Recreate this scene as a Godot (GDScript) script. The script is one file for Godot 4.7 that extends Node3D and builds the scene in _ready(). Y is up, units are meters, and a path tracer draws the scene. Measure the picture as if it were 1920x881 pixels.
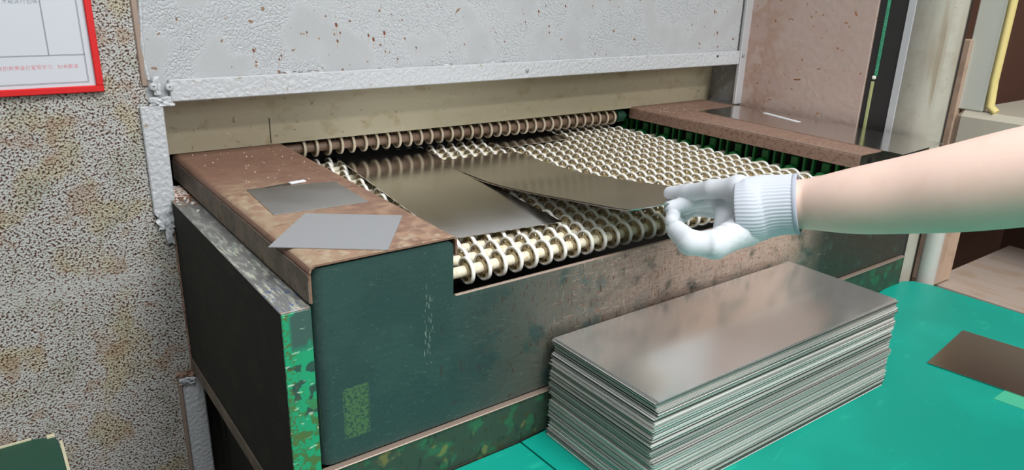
extends Node3D
# A conveyor of white wheel rollers, a gloved hand lifting a steel sheet off it, a stack of sheets on a green mat.
# Lengths inside the builders are in bench units: one unit is S metres, and bench height 0 lies Y0 metres above the floor.
const S := 0.72
const Y0 := 0.977

class MB:
	# collects shaded triangles; vertices are given in bench units and stored in metres relative to base
	var st := SurfaceTool.new()
	var b := Vector3.ZERO
	func _init(base := Vector3.ZERO) -> void:
		b = base
		st.begin(Mesh.PRIMITIVE_TRIANGLES)
	func vx(p: Vector3, n: Vector3, uv = null) -> void:
		st.set_normal(n)
		if uv == null:
			var a := n.abs()
			uv = Vector2(p.x, p.y)
			if a.x > a.y and a.x > a.z:
				uv = Vector2(p.z, p.y)
			elif a.y >= a.x and a.y > a.z:
				uv = Vector2(p.x, p.z)
		st.set_uv(uv)
		st.add_vertex((p - b) * S)
	func tri(p: Vector3, q: Vector3, r: Vector3) -> void:
		# counter-clockwise seen from outside
		var n := (q - p).cross(r - p)
		if n.length_squared() < 1e-16:
			return
		n = n.normalized()
		vx(p, n); vx(r, n); vx(q, n)
	func quad(p: Vector3, q: Vector3, r: Vector3, s: Vector3) -> void:
		tri(p, q, r); tri(p, r, s)
	func tri_n(p: Array, q: Array, r: Array) -> void:
		vx(p[0], p[1]); vx(r[0], r[1]); vx(q[0], q[1])
	func box(c: Vector3, s: Vector3, bev := 0.0, t := Basis.IDENTITY) -> void:
		var h := s / 2.0
		bev = minf(bev, minf(h.x, minf(h.y, h.z)) * 0.98)
		for ax in 3:
			for sg in [-1.0, 1.0]:
				var u := (ax + 1) % 3
				var v := (ax + 2) % 3
				var pts := []
				for k in [[-1, -1], [1, -1], [1, 1], [-1, 1]]:
					var p := Vector3.ZERO
					p[ax] = sg * h[ax]; p[u] = k[0] * (h[u] - bev); p[v] = k[1] * (h[v] - bev)
					pts.append(c + t * p)
				if sg > 0:
					quad(pts[0], pts[1], pts[2], pts[3])
				else:
					quad(pts[3], pts[2], pts[1], pts[0])
		if bev <= 0.0:
			return
		for ax in 3:
			var u := (ax + 1) % 3
			var v := (ax + 2) % 3
			for su in [-1.0, 1.0]:
				for sv in [-1.0, 1.0]:
					var pts := []
					for k in [[0, -1], [1, -1], [1, 1], [0, 1]]:
						var p := Vector3.ZERO
						p[ax] = k[1] * (h[ax] - bev)
						p[u] = su * (h[u] - (bev if k[0] == 1 else 0.0))
						p[v] = sv * (h[v] - (bev if k[0] == 0 else 0.0))
						pts.append(c + t * p)
					if su * sv > 0:
						quad(pts[0], pts[1], pts[2], pts[3])
					else:
						quad(pts[3], pts[2], pts[1], pts[0])
		for sx in [-1.0, 1.0]:
			for sy in [-1.0, 1.0]:
				for sz in [-1.0, 1.0]:
					var sgn := Vector3(sx, sy, sz)
					var a := c + t * (sgn * Vector3(h.x, h.y - bev, h.z - bev))
					var bb := c + t * (sgn * Vector3(h.x - bev, h.y, h.z - bev))
					var cc := c + t * (sgn * Vector3(h.x - bev, h.y - bev, h.z))
					if sx * sy * sz > 0:
						tri(a, bb, cc)
					else:
						tri(a, cc, bb)
	func grid(rows: Array, close_u := false, close_v := false, flip := false) -> void:
		# a smooth surface through rows of points; close_u joins last row to first, close_v the ends of each row
		var m := rows.size()
		var n: int = rows[0].size()
		var nr := []
		for i in m:
			var line := PackedVector3Array()
			for j in n:
				var i0 := (i - 1 + m) % m if close_u else maxi(i - 1, 0)
				var i1 := (i + 1) % m if close_u else mini(i + 1, m - 1)
				var j0 := (j - 1 + n) % n if close_v else maxi(j - 1, 0)
				var j1 := (j + 1) % n if close_v else mini(j + 1, n - 1)
				var d: Vector3 = (rows[i1][j] - rows[i0][j]).cross(rows[i][j1] - rows[i][j0])
				line.append((-d if flip else d).normalized())
			nr.append(line)
		for i in (m if close_u else m - 1):
			for j in (n if close_v else n - 1):
				var i1 := (i + 1) % m
				var j1 := (j + 1) % n
				var a := [rows[i][j], nr[i][j]]
				var bb := [rows[i1][j], nr[i1][j]]
				var c := [rows[i1][j1], nr[i1][j1]]
				var d := [rows[i][j1], nr[i][j1]]
				if flip:
					tri_n(a, c, bb); tri_n(a, d, c)
				else:
					tri_n(a, bb, c); tri_n(a, c, d)
	func lathe(c: Vector3, axis: int, prof: Array, segs: int, from := 0.0, to := TAU) -> void:
		# prof: [along, radius] pairs; each segment shaded smooth round the axis, creased between segments
		var u := (axis + 1) % 3
		var v := (axis + 2) % 3
		for k in prof.size() - 1:
			var d := Vector2(prof[k + 1][0] - prof[k][0], prof[k + 1][1] - prof[k][1])
			var nn := Vector2(-d.y, d.x).normalized()   # along, radial
			for i in segs:
				var q := []
				for w in [[k, i], [k + 1, i], [k + 1, i + 1], [k, i + 1]]:
					var an: float = lerpf(from, to, float(w[1]) / segs)
					var p := c
					p[axis] += prof[w[0]][0]; p[u] += cos(an) * prof[w[0]][1]; p[v] += sin(an) * prof[w[0]][1]
					var n := Vector3.ZERO
					n[axis] = nn.x; n[u] = cos(an) * nn.y; n[v] = sin(an) * nn.y
					q.append([p, n])
				tri_n(q[0], q[2], q[1]); tri_n(q[0], q[3], q[2])
	func tube(path: PackedVector3Array, ry: PackedFloat32Array, rz: PackedFloat32Array, segs: int, up := Vector3.UP, caps := true, ribs := 0, rib := 0.0) -> void:
		var rows := []
		for i in path.size():
			var t := (path[mini(i + 1, path.size() - 1)] - path[maxi(i - 1, 0)]).normalized()
			var side := t.cross(up).normalized()
			var top := side.cross(t)
			var line := PackedVector3Array()
			for j in segs:
				var a := TAU * j / segs
				var k := 1.0 + (rib * (0.5 + 0.5 * cos(a * ribs)) / ry[i] if ribs > 0 else 0.0)
				line.append(path[i] + (top * cos(a) * ry[i] + side * sin(a) * rz[i]) * k)
			rows.append(line)
		grid(rows, false, true, true)
		if caps:
			for e in [0, path.size() - 1]:
				for j in segs:
					var p: Vector3 = rows[e][j]
					var q: Vector3 = rows[e][(j + 1) % segs]
					if e == 0:
						tri(path[e], q, p)
					else:
						tri(path[e], p, q)
	func sheet(a: Vector3, bb: Vector3, c: Vector3, d: Vector3, th: float) -> void:
		# a flat plate: corners counter-clockwise from above on its underside, th thick upwards
		var n := (bb - a).cross(d - a).normalized() * th
		quad(a + n, bb + n, c + n, d + n)
		quad(d, c, bb, a)
		var q := [a, bb, c, d]
		for i in 4:
			var p: Vector3 = q[i]
			var r: Vector3 = q[(i + 1) % 4]
			quad(p, r, r + n, p + n)
	func poly(pts: PackedVector2Array, axis: int, at: float, th: float) -> void:
		# an outline extruded along an axis from at - th to at; outline coordinates are the two other axes in order
		var put := func(p: Vector2, w: float) -> Vector3:
			return Vector3(w, p.x, p.y) if axis == 0 else Vector3(p.x, w, p.y) if axis == 1 else Vector3(p.x, p.y, w)
		var ix := Geometry2D.triangulate_polygon(pts)
		var nrm := Vector3.ZERO
		nrm[axis] = 1.0
		for k in range(0, ix.size(), 3):
			var q := [put.call(pts[ix[k]], at), put.call(pts[ix[k + 1]], at), put.call(pts[ix[k + 2]], at)]
			var w := [put.call(pts[ix[k]], at - th), put.call(pts[ix[k + 1]], at - th), put.call(pts[ix[k + 2]], at - th)]
			if (q[1] - q[0]).cross(q[2] - q[0]).dot(nrm) < 0:
				tri(q[0], q[2], q[1]); tri(w[0], w[1], w[2])
			else:
				tri(q[0], q[1], q[2]); tri(w[0], w[2], w[1])
		var cw := Geometry2D.is_polygon_clockwise(pts)
		if axis == 1:
			cw = not cw
		for i in pts.size():
			var a := pts[i]
			var c := pts[(i + 1) % pts.size()]
			if cw:
				quad(put.call(c, at - th), put.call(a, at - th), put.call(a, at), put.call(c, at))
			else:
				quad(put.call(a, at - th), put.call(c, at - th), put.call(c, at), put.call(a, at))
	func done(m: Material, into: ArrayMesh = null) -> ArrayMesh:
		st.set_material(m)
		return st.commit(into)

var names := {}
var M := {}
var rng := RandomNumberGenerator.new()

func numbered(called: String) -> String:
	names[called] = names.get(called, -1) + 1
	return called if names[called] == 0 else "%s_%03d" % [called, names[called]]

func at(p: Vector3) -> Vector3:
	return p * S + Vector3(0, Y0, 0)

func tag(o: Node, label: String, category := "", group := "", kind := "") -> void:
	if label: o.set_meta("label", label)
	if category: o.set_meta("category", category)
	if group: o.set_meta("group", group)
	if kind: o.set_meta("kind", kind)

func thing(called: String, base: Vector3, label: String, category: String, group := "") -> Node3D:
	var o := Node3D.new()
	o.name = numbered(called)
	add_child(o)
	o.position = at(base)
	tag(o, label, category, group)
	return o

func part(called: String, mb: MB, m: Material, parent: Node3D, label := "") -> MeshInstance3D:
	return part_mesh(called, mb.done(m), parent, label)

func part_mesh(called: String, mesh: Mesh, parent: Node3D, label := "") -> MeshInstance3D:
	var o := MeshInstance3D.new()
	o.mesh = mesh
	o.name = called
	parent.add_child(o, true)
	if label: o.set_meta("label", label)
	return o

func single(called: String, mb: MB, m: Material, label: String, category := "", group := "", kind := "") -> MeshInstance3D:
	var o := MeshInstance3D.new()
	o.mesh = mb.done(m)
	o.name = numbered(called)
	add_child(o)
	o.position = at(mb.b)
	tag(o, label, category, group, kind)
	return o

# ---------------------------------------------------------------- textures
func noise(w: int, h: int, freq: float, sd: int, kind := "simplex", octaves := 3, seamless := false, warp := 0.0) -> PackedByteArray:
	var f := FastNoiseLite.new()
	f.seed = sd
	f.frequency = freq
	f.noise_type = FastNoiseLite.TYPE_CELLULAR if kind == "cell" else FastNoiseLite.TYPE_SIMPLEX_SMOOTH
	f.fractal_type = FastNoiseLite.FRACTAL_RIDGED if kind == "ridge" else FastNoiseLite.FRACTAL_FBM if octaves > 1 else FastNoiseLite.FRACTAL_NONE
	f.fractal_octaves = octaves
	if warp > 0.0:
		f.domain_warp_enabled = true
		f.domain_warp_amplitude = warp
		f.domain_warp_frequency = freq * 0.7
	var im := f.get_seamless_image(w, h) if seamless else f.get_image(w, h)
	im.convert(Image.FORMAT_L8)
	return im.get_data()

func stretched(w: int, h: int, sx: int, sy: int, freq: float, sd: int, kind := "simplex", octaves := 3) -> PackedByteArray:
	# noise drawn out along one axis
	var d := noise(w / sx, h / sy, freq, sd, kind, octaves)
	var im := Image.create_from_data(w / sx, h / sy, false, Image.FORMAT_L8, d)
	im.resize(w, h, Image.INTERPOLATE_CUBIC)
	return im.get_data()

class Paint:
	var w: int
	var h: int
	var d: PackedByteArray
	func _init(ww: int, hh: int, base: Color) -> void:
		w = ww; h = hh
		var im := Image.create_empty(w, h, false, Image.FORMAT_RGB8)
		im.fill(base)
		d = im.get_data()
	func coat(n: PackedByteArray, lo: int, hi: int, c: Color, amt := 1.0, cols := PackedFloat32Array(), rows := PackedFloat32Array()) -> void:
		# lays colour c where the noise lies past lo (full at hi; lo > hi takes the low side)
		var lut := PackedFloat32Array()
		for i in 256:
			lut.append(amt * smoothstep(0.0, 1.0, clampf(float(i - lo) / float(hi - lo), 0.0, 1.0)))
		var r := c.r8
		var g := c.g8
		var b := c.b8
		var fc := cols.size() > 0
		var fr := rows.size() > 0
		for y in h:
			var ry := rows[y] if fr else 1.0
			if ry <= 0.004:
				continue
			var o := y * w
			for x in w:
				var a := lut[n[o + x]] * ry
				if fc:
					a *= cols[x]
				if a > 0.01:
					var k := (o + x) * 3
					d[k] += int((r - d[k]) * a)
					d[k + 1] += int((g - d[k + 1]) * a)
					d[k + 2] += int((b - d[k + 2]) * a)
	func dot(x: int, y: int, c: Color, a: float) -> void:
		if x < 0 or y < 0 or x >= w or y >= h:
			return
		var k := (y * w + x) * 3
		d[k] += int((c.r8 - d[k]) * a)
		d[k + 1] += int((c.g8 - d[k + 1]) * a)
		d[k + 2] += int((c.b8 - d[k + 2]) * a)
	func line(p: Vector2, q: Vector2, c: Color, a: float, wide := 1.0) -> void:
		var n := int(maxf(absf(q.x - p.x), absf(q.y - p.y))) + 1
		for i in n + 1:
			var m := p.lerp(q, float(i) / n)
			if wide <= 1.0:
				dot(int(m.x), int(m.y), c, a)
			else:
				var r := wide / 2.0
				for yy in range(int(floor(m.y - r)), int(ceil(m.y + r)) + 1):
					for xx in range(int(floor(m.x - r)), int(ceil(m.x + r)) + 1):
						var e := r + 0.5 - Vector2(xx, yy).distance_to(m)
						if e > 0:
							dot(xx, yy, c, a * minf(e, 1.0))
	func tex() -> ImageTexture:
		return ImageTexture.create_from_image(Image.create_from_data(w, h, false, Image.FORMAT_RGB8, d))

func ramp(n: int, f: Callable) -> PackedFloat32Array:
	var a := PackedFloat32Array()
	for i in n:
		a.append(clampf(f.call(float(i) / n), 0.0, 1.0))
	return a

func bumps(w: int, h: int, d: PackedByteArray, k: float) -> ImageTexture:
	var im := Image.create_from_data(w, h, false, Image.FORMAT_L8, d)
	im.convert(Image.FORMAT_RGBA8)
	im.bump_map_to_normal_map(k)
	return ImageTexture.create_from_image(im)

func c8(r: int, g: int, b: int) -> Color:
	return Color8(r, g, b)

func mat(called: String, c: Color, rough := 0.6, metal := 0.0) -> StandardMaterial3D:
	var m := StandardMaterial3D.new()
	m.resource_name = called
	m.albedo_color = c
	m.roughness = rough
	m.metallic = metal
	M[called] = m
	return m

func textured(m: StandardMaterial3D, t: Texture2D, scale := Vector3.ONE, offset := Vector3.ZERO, tri := false) -> StandardMaterial3D:
	m.albedo_texture = t
	m.albedo_color = Color.WHITE
	m.uv1_scale = scale
	m.uv1_offset = offset
	m.uv1_triplanar = tri
	m.uv1_triplanar_sharpness = 8.0
	return m

func with_normal(m: StandardMaterial3D, t: Texture2D, k := 1.0) -> StandardMaterial3D:
	m.normal_enabled = true
	m.normal_texture = t
	m.normal_scale = k
	return m

func materials() -> void:
	# rust-pitted hammered wall sheet
	var sp := noise(512, 1024, 0.2, 3, "simplex", 2, true, 4.0)
	var sp2 := noise(512, 1024, 0.2, 8, "simplex", 1, true)
	var big := noise(512, 1024, 0.007, 5, "simplex", 3, true)
	var big2 := noise(512, 1024, 0.011, 15, "simplex", 3, true)
	var p := Paint.new(512, 1024, c8(168, 169, 166))
	p.coat(big, 140, 215, c8(156, 146, 112), 0.65)
	p.coat(big2, 140, 215, c8(140, 144, 128), 0.6)
	p.coat(sp2, 150, 215, c8(186, 187, 185), 0.6)
	p.coat(sp, 106, 86, c8(100, 72, 58), 0.9)
	p.coat(sp, 84, 64, c8(52, 28, 22), 0.95)
	p.coat(big2, 84, 40, c8(128, 92, 62), 0.3)
	with_normal(textured(mat("rusty hammered steel", Color.WHITE, 0.55), p.tex(), Vector3(1 / 0.55, -1 / 1.1, 1), Vector3(0.02, 0.45, 0)), bumps(512, 1024, sp, 4.0), 0.6)
	# blistered off-white paint of the hood
	var wr := noise(1536, 256, 0.1, 21, "ridge", 2, false, 8.0)
	var zone := noise(1536, 256, 0.008, 22, "simplex", 2)
	var rs := noise(1536, 256, 0.045, 25, "simplex", 2)
	var hb := PackedByteArray(wr)
	for i in hb.size():
		var z := clampf((zone[i] - 100) / 55.0, 0.12, 1.0)
		hb[i] = int(128.0 + (maxf(wr[i], 150) - 150) * 1.1 * z)
	p = Paint.new(1536, 256, c8(174, 177, 181))
	p.coat(zone, 150, 60, c8(166, 168, 170), 0.8)
	p.coat(rs, 222, 236, c8(116, 78, 52), 0.85)
	p.coat(wr, 236, 253, c8(190, 190, 190), 0.4)
	p.coat(noise(1536, 256, 0.12, 27, "simplex", 2), 216, 234, c8(140, 110, 82), 0.8, PackedFloat32Array(), ramp(256, func(v): return 1.0 - absf(v - 0.35) * 2.0))
	# rust spots with their runs
	for q in [[188, 152, 3], [191, 172, 2], [236, 163, 2], [232, 169, 2], [341, 111, 4], [348, 126, 2], [342, 140, 3], [404, 131, 3], [414, 138, 4], [437, 127, 4], [438, 162, 2], [464, 177, 2], [772, 111, 2], [807, 89, 3], [839, 134, 2], [285, 124, 2], [70, 100, 2], [505, 157, 2], [882, 78, 3], [1391, 90, 4], [1411, 144, 4]]:
		var c := Vector2(q[0], q[1])
		p.line(c, c + Vector2(0, q[2] * 5), c8(150, 112, 84), 0.5)
		p.line(c, c + Vector2(1, q[2]), c8(112, 62, 38), 0.9, q[2])
		p.line(c, c + Vector2(0, 1), c8(60, 30, 20), 0.8, 1.5)
	for i in 60:
		var c := Vector2(rng.randf_range(180, 320) + (rng.randf_range(0, 700) if i % 3 == 0 else 0.0), rng.randf_range(192, 198))
		p.line(c, c + Vector2(rng.randf_range(2, 9), 0), c8(226, 226, 226) if i % 2 else c8(96, 84, 76), 0.8, 1.6)
	with_normal(textured(mat("blistered white paint", Color.WHITE, 0.42), p.tex(), Vector3(1 / 1.8, -1 / 0.3, 1), Vector3(0.3 / 1.8, 0.5 / 0.3, 0)), bumps(1536, 256, hb, 5.0), 0.7)
	var ham := noise(512, 512, 0.09, 31, "simplex", 2, true, 6.0)
	p = Paint.new(512, 512, c8(182, 185, 189))
	p.coat(ham, 170, 225, c8(194, 197, 200), 0.8)
	p.coat(noise(512, 512, 0.03, 33, "simplex", 3, true), 215, 235, c8(150, 130, 108), 0.6)
	var hamn := bumps(512, 512, ham, 2.5)
	with_normal(textured(mat("thick silver paint", Color.WHITE, 0.4), p.tex(), Vector3.ONE * 2.4, Vector3.ZERO, true), hamn, 0.7)
	p = Paint.new(256, 256, c8(150, 154, 157))
	p.coat(noise(256, 256, 0.05, 35, "cell", 1, true), 120, 190, c8(178, 182, 185), 0.8)
	textured(mat("galvanised steel", Color.WHITE, 0.42, 0.5), p.tex(), Vector3.ONE * 6.0, Vector3.ZERO, true)
	# cream panel with stains
	p = Paint.new(1024, 128, c8(178, 170, 146))
	p.coat(noise(1024, 128, 0.02, 41, "simplex", 4), 150, 230, c8(156, 142, 110), 0.6)
	p.coat(noise(1024, 128, 0.06, 42, "simplex", 3), 206, 232, c8(112, 90, 62), 0.7, ramp(1024, func(u): return 1.1 - u * 1.9))
	p.coat(noise(1024, 128, 0.06, 43, "simplex", 3), 205, 226, c8(98, 80, 60), 0.7, ramp(1024, func(u): return (u - 0.75) * 5.0))
	p.coat(stretched(1024, 128, 4, 1, 0.05, 44), 190, 226, c8(166, 154, 124), 0.5)
	p.coat(noise(1024, 128, 0.3, 45, "simplex", 1), 236, 248, c8(120, 104, 80), 0.5)
	for i in 26:
		var q := Vector2(rng.randf_range(0, 1024), rng.randf_range(10, 120))
		p.line(q, q + Vector2(rng.randf_range(-8, 8), rng.randf_range(3, 14)), c8(222, 216, 196), 0.5)
	textured(mat("stained cream paint", Color.WHITE, 0.45), p.tex(), Vector3(1 / 1.75, -1 / 0.18, 1), Vector3(0.24 / 1.75, 0.26 / 0.18, 0))
	# rusty brown bench covers
	var r1 := noise(512, 512, 0.018, 51, "simplex", 4, true)
	var r2 := noise(512, 512, 0.09, 52, "simplex", 3, true)
	var r3 := noise(512, 512, 0.3, 53, "simplex", 1, true)
	p = Paint.new(512, 512, c8(140, 113, 99))
	p.coat(r1, 130, 205, c8(150, 122, 104), 0.8)
	p.coat(r2, 130, 200, c8(104, 72, 58), 0.6)
	p.coat(r2, 100, 50, c8(150, 110, 88), 0.5)
	p.coat(r3, 225, 245, c8(206, 190, 176), 0.6)
	textured(mat("brown rusted steel", Color.WHITE, 0.62), p.tex(), Vector3.ONE * 2.2, Vector3.ZERO, true)
	# the left cover: the same rust, scuffed pale towards its front
	var s1 := noise(256, 768, 0.02, 54, "simplex", 4)
	var s2 := stretched(256, 768, 4, 1, 0.05, 55)
	p = Paint.new(256, 768, c8(128, 96, 80))
	p.coat(noise(256, 768, 0.1, 56, "simplex", 3), 120, 220, c8(108, 78, 64), 0.5)
	p.coat(s1, 60, 220, c8(162, 132, 108), 0.9, PackedFloat32Array(), ramp(768, func(v): return v * 1.5 - 0.2))
	p.coat(s1, 190, 80, c8(166, 148, 120), 0.75, ramp(256, func(u): return 1.25 - u * 1.7), ramp(768, func(v): return (v - 0.3) * 3.0))
	p.coat(noise(256, 768, 0.04, 57, "simplex", 3), 130, 215, c8(176, 166, 142), 0.7, ramp(256, func(u): return 1.6 - u * 1.6), ramp(768, func(v): return 1.0 - absf(v - 0.6) * 5.0))
	p.coat(noise(256, 768, 0.035, 58, "simplex", 4), 120, 200, c8(176, 164, 140), 0.7, PackedFloat32Array(), ramp(768, func(v): return (v - 0.86) * 9.0))
	p.coat(noise(256, 768, 0.03, 65, "simplex", 4), 100, 190, c8(176, 160, 130), 0.7, ramp(256, func(u): return 1.5 - absf(u - 0.2) * 4.0), ramp(768, func(v): return 1.2 - absf(v - 0.52) * 7.0))
	for i in 16:
		var q := Vector2(rng.randf_range(0, 256), rng.randf_range(60, 330))
		p.line(q, q + Vector2(rng.randf_range(12, 70), rng.randf_range(-4, 4)), c8(62, 42, 32), 0.55)
	p.coat(s2, 190, 215, c8(92, 62, 48), 0.4)
	p.coat(noise(256, 768, 0.3, 59, "simplex", 1), 232, 246, c8(220, 210, 200), 0.7, PackedFloat32Array(), ramp(768, func(v): return 1.2 - v * 1.6))
	textured(mat("scuffed rust cover", Color.WHITE, 0.55), p.tex(), Vector3(1 / 0.235, 1 / 0.77, 1), Vector3(0.231 / 0.235, 0.765 / 0.77, 0))
	p = Paint.new(256, 256, c8(98, 88, 78))
	p.coat(noise(256, 256, 0.02, 63, "simplex", 4, true), 120, 190, c8(120, 106, 92), 0.8)
	p.coat(noise(256, 256, 0.07, 60, "simplex", 3, true), 180, 215, c8(66, 46, 34), 0.8)
	p.coat(noise(256, 256, 0.2, 61, "simplex", 1, true), 225, 245, c8(160, 150, 138), 0.6)
	textured(mat("grimy brown side", Color.WHITE, 0.55), p.tex(), Vector3.ONE * 3.0, Vector3.ZERO, true)
	# the long front panel: dark green paint, worn and painted lit along its middle
	var W := 2048
	var H := 448
	var fx := func(u: float) -> float: return u * 1.75 - 0.23
	p = Paint.new(W, H, c8(40, 61, 59))
	p.coat(noise(W, H, 0.006, 71, "simplex", 3), 100, 190, c8(48, 70, 67), 0.6)
	p.coat(noise(W, H, 0.008, 72, "simplex", 3), 20, 110, c8(80, 78, 70), 0.92, ramp(W, func(u): return (fx.call(u) - 0.0) * 5.0 if fx.call(u) < 1.05 else 0.25))
	p.coat(noise(W, H, 0.01, 73, "simplex", 4), 20, 120, c8(174, 150, 136), 0.94, ramp(W, func(u): return minf((fx.call(u) - 0.22) * 3.5, (1.06 - fx.call(u)) * 7.0)), ramp(H, func(v): return 1.25 - v * 0.7))  # worn brown, paled further for light thrown up by the stack
	p.coat(noise(W, H, 0.014, 74, "simplex", 3), 10, 90, c8(42, 44, 37), 0.97, ramp(W, func(u): return (fx.call(u) - 0.98) * 9.0))
	var drip := stretched(W, H, 1, 2, 0.09, 75, "simplex", 3)
	p.coat(drip, 196, 222, c8(66, 40, 28), 0.9, ramp(W, func(u): return minf((fx.call(u) + 0.05) * 7.0, (1.2 - fx.call(u)) * 3.0)))
	p.coat(drip, 70, 40, c8(120, 70, 46), 0.7, ramp(W, func(u): return minf((fx.call(u) - 0.1) * 5.0, (1.1 - fx.call(u)) * 5.0)))
	p.coat(noise(W, H, 0.2, 76, "simplex", 2), 205, 235, c8(150, 150, 138), 0.5)
	p.coat(noise(W, H, 0.03, 77, "simplex", 3), 212, 228, c8(60, 40, 30), 0.7, ramp(W, func(u): return 0.8 - absf(fx.call(u) - 0.1) * 3.0))
	for i in 5200:
		# scratches, mostly level or upright, thick in the worn middle
		var x := rng.randfn(0.64, 0.2)
		if x < 0.2 or x > 1.1:
			continue
		var v := rng.randf() * rng.randf() if i % 3 else rng.randf()
		var q := Vector2((x + 0.23) / 1.75 * W, v * H * 0.9 + 0.28 * H * (1.0 if i % 4 else 0.3))
		var flat := rng.randf() < 0.5
		var e := Vector2(rng.randf_range(4, 26), rng.randf_range(-2, 2)) if flat else Vector2(rng.randf_range(-1, 1), rng.randf_range(4, 18))
		p.line(q, q + e, c8(196, 172, 154) if rng.randf() < 0.62 else c8(78, 58, 50), rng.randf_range(0.2, 0.65))
	for i in 90:
		# short rust runs left of the worn middle
		var q := Vector2((clampf(rng.randfn(0.2, 0.13), -0.02, 0.6) + 0.23) / 1.75 * W, rng.randf_range(0.3, 0.8) * H)
		p.line(q, q + Vector2(rng.randf_range(-2, 2), rng.randf_range(5, 20)), c8(62, 34, 26), rng.randf_range(0.4, 0.85), rng.randf_range(1.0, 2.6))
	for i in 170:
		var q := Vector2(rng.randf_range(0, W * 0.35), rng.randf_range(0, H))
		p.line(q, q + Vector2(rng.randf_range(-10, 10), rng.randf_range(-5, 5)), c8(124, 146, 140), 0.45)
	for i in 40:
		var q := Vector2((-0.042 + rng.randfn(0, 0.004) + 0.23) / 1.75 * W, rng.randf_range(0.2, 0.6) * H)
		p.line(q, q + Vector2(0, rng.randf_range(3, 12)), c8(160, 164, 150), 0.6)
	# one bare patch where a label was torn off
	var lab := noise(W, H, 0.12, 79, "simplex", 2)
	p.coat(lab, 40, 150, c8(72, 104, 64), 0.9, ramp(W, func(u): return 1.0 if absf(fx.call(u) + 0.168) < 0.02 + 0.002 * sin(u * 4000.0) else 0.0), ramp(H, func(v): return 1.0 if v > 0.6 and v < 0.85 else 0.0))
	with_normal(textured(mat("worn and lit green paint", Color.WHITE, 0.42), p.tex(), Vector3(1 / 1.75, -1 / 0.345, 1), Vector3(0.23 / 1.75, 0.1 / 0.345, 0)), bumps(W / 2, H, noise(W / 2, H, 0.06, 80, "simplex", 3), 1.6), 0.35)
	p = Paint.new(1024, 96, c8(48, 66, 54))
	p.coat(noise(1024, 96, 0.03, 81, "simplex", 4), 130, 200, c8(40, 98, 66), 0.9)
	p.coat(noise(1024, 96, 0.05, 82, "simplex", 4), 150, 205, c8(58, 62, 40), 0.8)
	p.coat(noise(1024, 96, 0.03, 83, "simplex", 4), 196, 222, c8(140, 124, 62), 0.6, ramp(1024, func(u): return 1.2 - u * 2.0))
	p.coat(stretched(1024, 96, 1, 3, 0.1, 84), 170, 215, c8(30, 40, 34), 0.7)
	textured(mat("chipped green paint", Color.WHITE, 0.5), p.tex(), Vector3(1 / 1.75, -1 / 0.14, 1), Vector3(0.23 / 1.75, -0.22 / 0.14, 0))
	# side box
	p = Paint.new(512, 256, c8(47, 47, 45))
	p.coat(noise(512, 256, 0.02, 91, "simplex", 4), 120, 200, c8(55, 54, 50), 0.7)
	p.coat(noise(512, 256, 0.25, 92, "simplex", 1), 232, 246, c8(130, 130, 124), 0.6)
	p.coat(noise(512, 256, 0.03, 93, "simplex", 4), 200, 226, c8(40, 38, 36), 0.7)
	textured(mat("dark grey paint", Color.WHITE, 0.7), p.tex(), Vector3(1.5, 2.6, 1)).metallic_specular = 0.25
	p = Paint.new(128, 768, c8(116, 116, 114))
	p.coat(noise(128, 768, 0.02, 94, "simplex", 4), 120, 180, c8(150, 152, 146), 0.8)
	p.coat(stretched(128, 768, 1, 3, 0.05, 95, "simplex", 4), 150, 190, c8(186, 188, 170), 0.8, PackedFloat32Array(), ramp(768, func(v): return (v - 0.35) * 4.0))
	p.coat(noise(128, 768, 0.04, 96, "simplex", 3), 176, 210, c8(122, 170, 150), 0.6, PackedFloat32Array(), ramp(768, func(v): return 1.0 - absf(v - 0.62) * 4.0))
	p.coat(noise(128, 768, 0.05, 97, "simplex", 3), 180, 205, c8(58, 84, 150), 0.8, PackedFloat32Array(), ramp(768, func(v): return (v - 0.8) * 9.0))
	p.coat(noise(128, 768, 0.05, 98, "simplex", 3), 110, 170, c8(140, 104, 82), 0.9, PackedFloat32Array(), ramp(768, func(v): return (0.28 - v) * 8.0))
	textured(mat("paint-spattered steel", Color.WHITE, 0.5), p.tex(), Vector3(1 / 0.045, 1 / 0.75, 1), Vector3(0.272 / 0.045, 0.75 / 0.75, 0))
	p = Paint.new(96, 768, c8(30, 148, 104))
	p.coat(noise(96, 768, 0.02, 101, "simplex", 4), 120, 170, c8(78, 98, 48), 0.9, PackedFloat32Array(), ramp(768, func(v): return (v - 0.3) * 5.0))
	p.coat(noise(96, 768, 0.015, 102, "simplex", 3), 150, 168, c8(44, 68, 62), 0.95, PackedFloat32Array(), ramp(768, func(v): return 1.0 if v > 0.2 and v < 0.45 else 0.0))
	p.coat(noise(96, 768, 0.06, 104, "simplex", 3), 130, 190, c8(88, 92, 46), 0.9, ramp(96, func(u): return 1.5 - u * 2.2))
	p.coat(noise(96, 768, 0.01, 103, "simplex", 2), 0, 60, c8(58, 84, 78), 1.0, ramp(96, func(u): return (u - 0.25) * 8.0), ramp(768, func(v): return (0.2 - v) * 30.0))
	p.coat(stretched(96, 768, 4, 1, 0.05, 105), 205, 225, c8(190, 206, 180), 0.8)
	textured(mat("flaking bright green paint", Color.WHITE, 0.5), p.tex(), Vector3(1 / 0.045, -1 / 0.4, 1), Vector3(0.272 / 0.045, 0.05 / 0.4, 0))
	# mat, metals, plastics
	p = Paint.new(512, 512, c8(0, 148, 130))
	p.coat(noise(512, 512, 0.006, 111, "simplex", 3, true), 100, 190, c8(0, 156, 138), 0.8)
	p.coat(stretched(512, 512, 3, 1, 0.04, 112, "simplex", 4), 205, 235, c8(44, 172, 146), 0.5)
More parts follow.
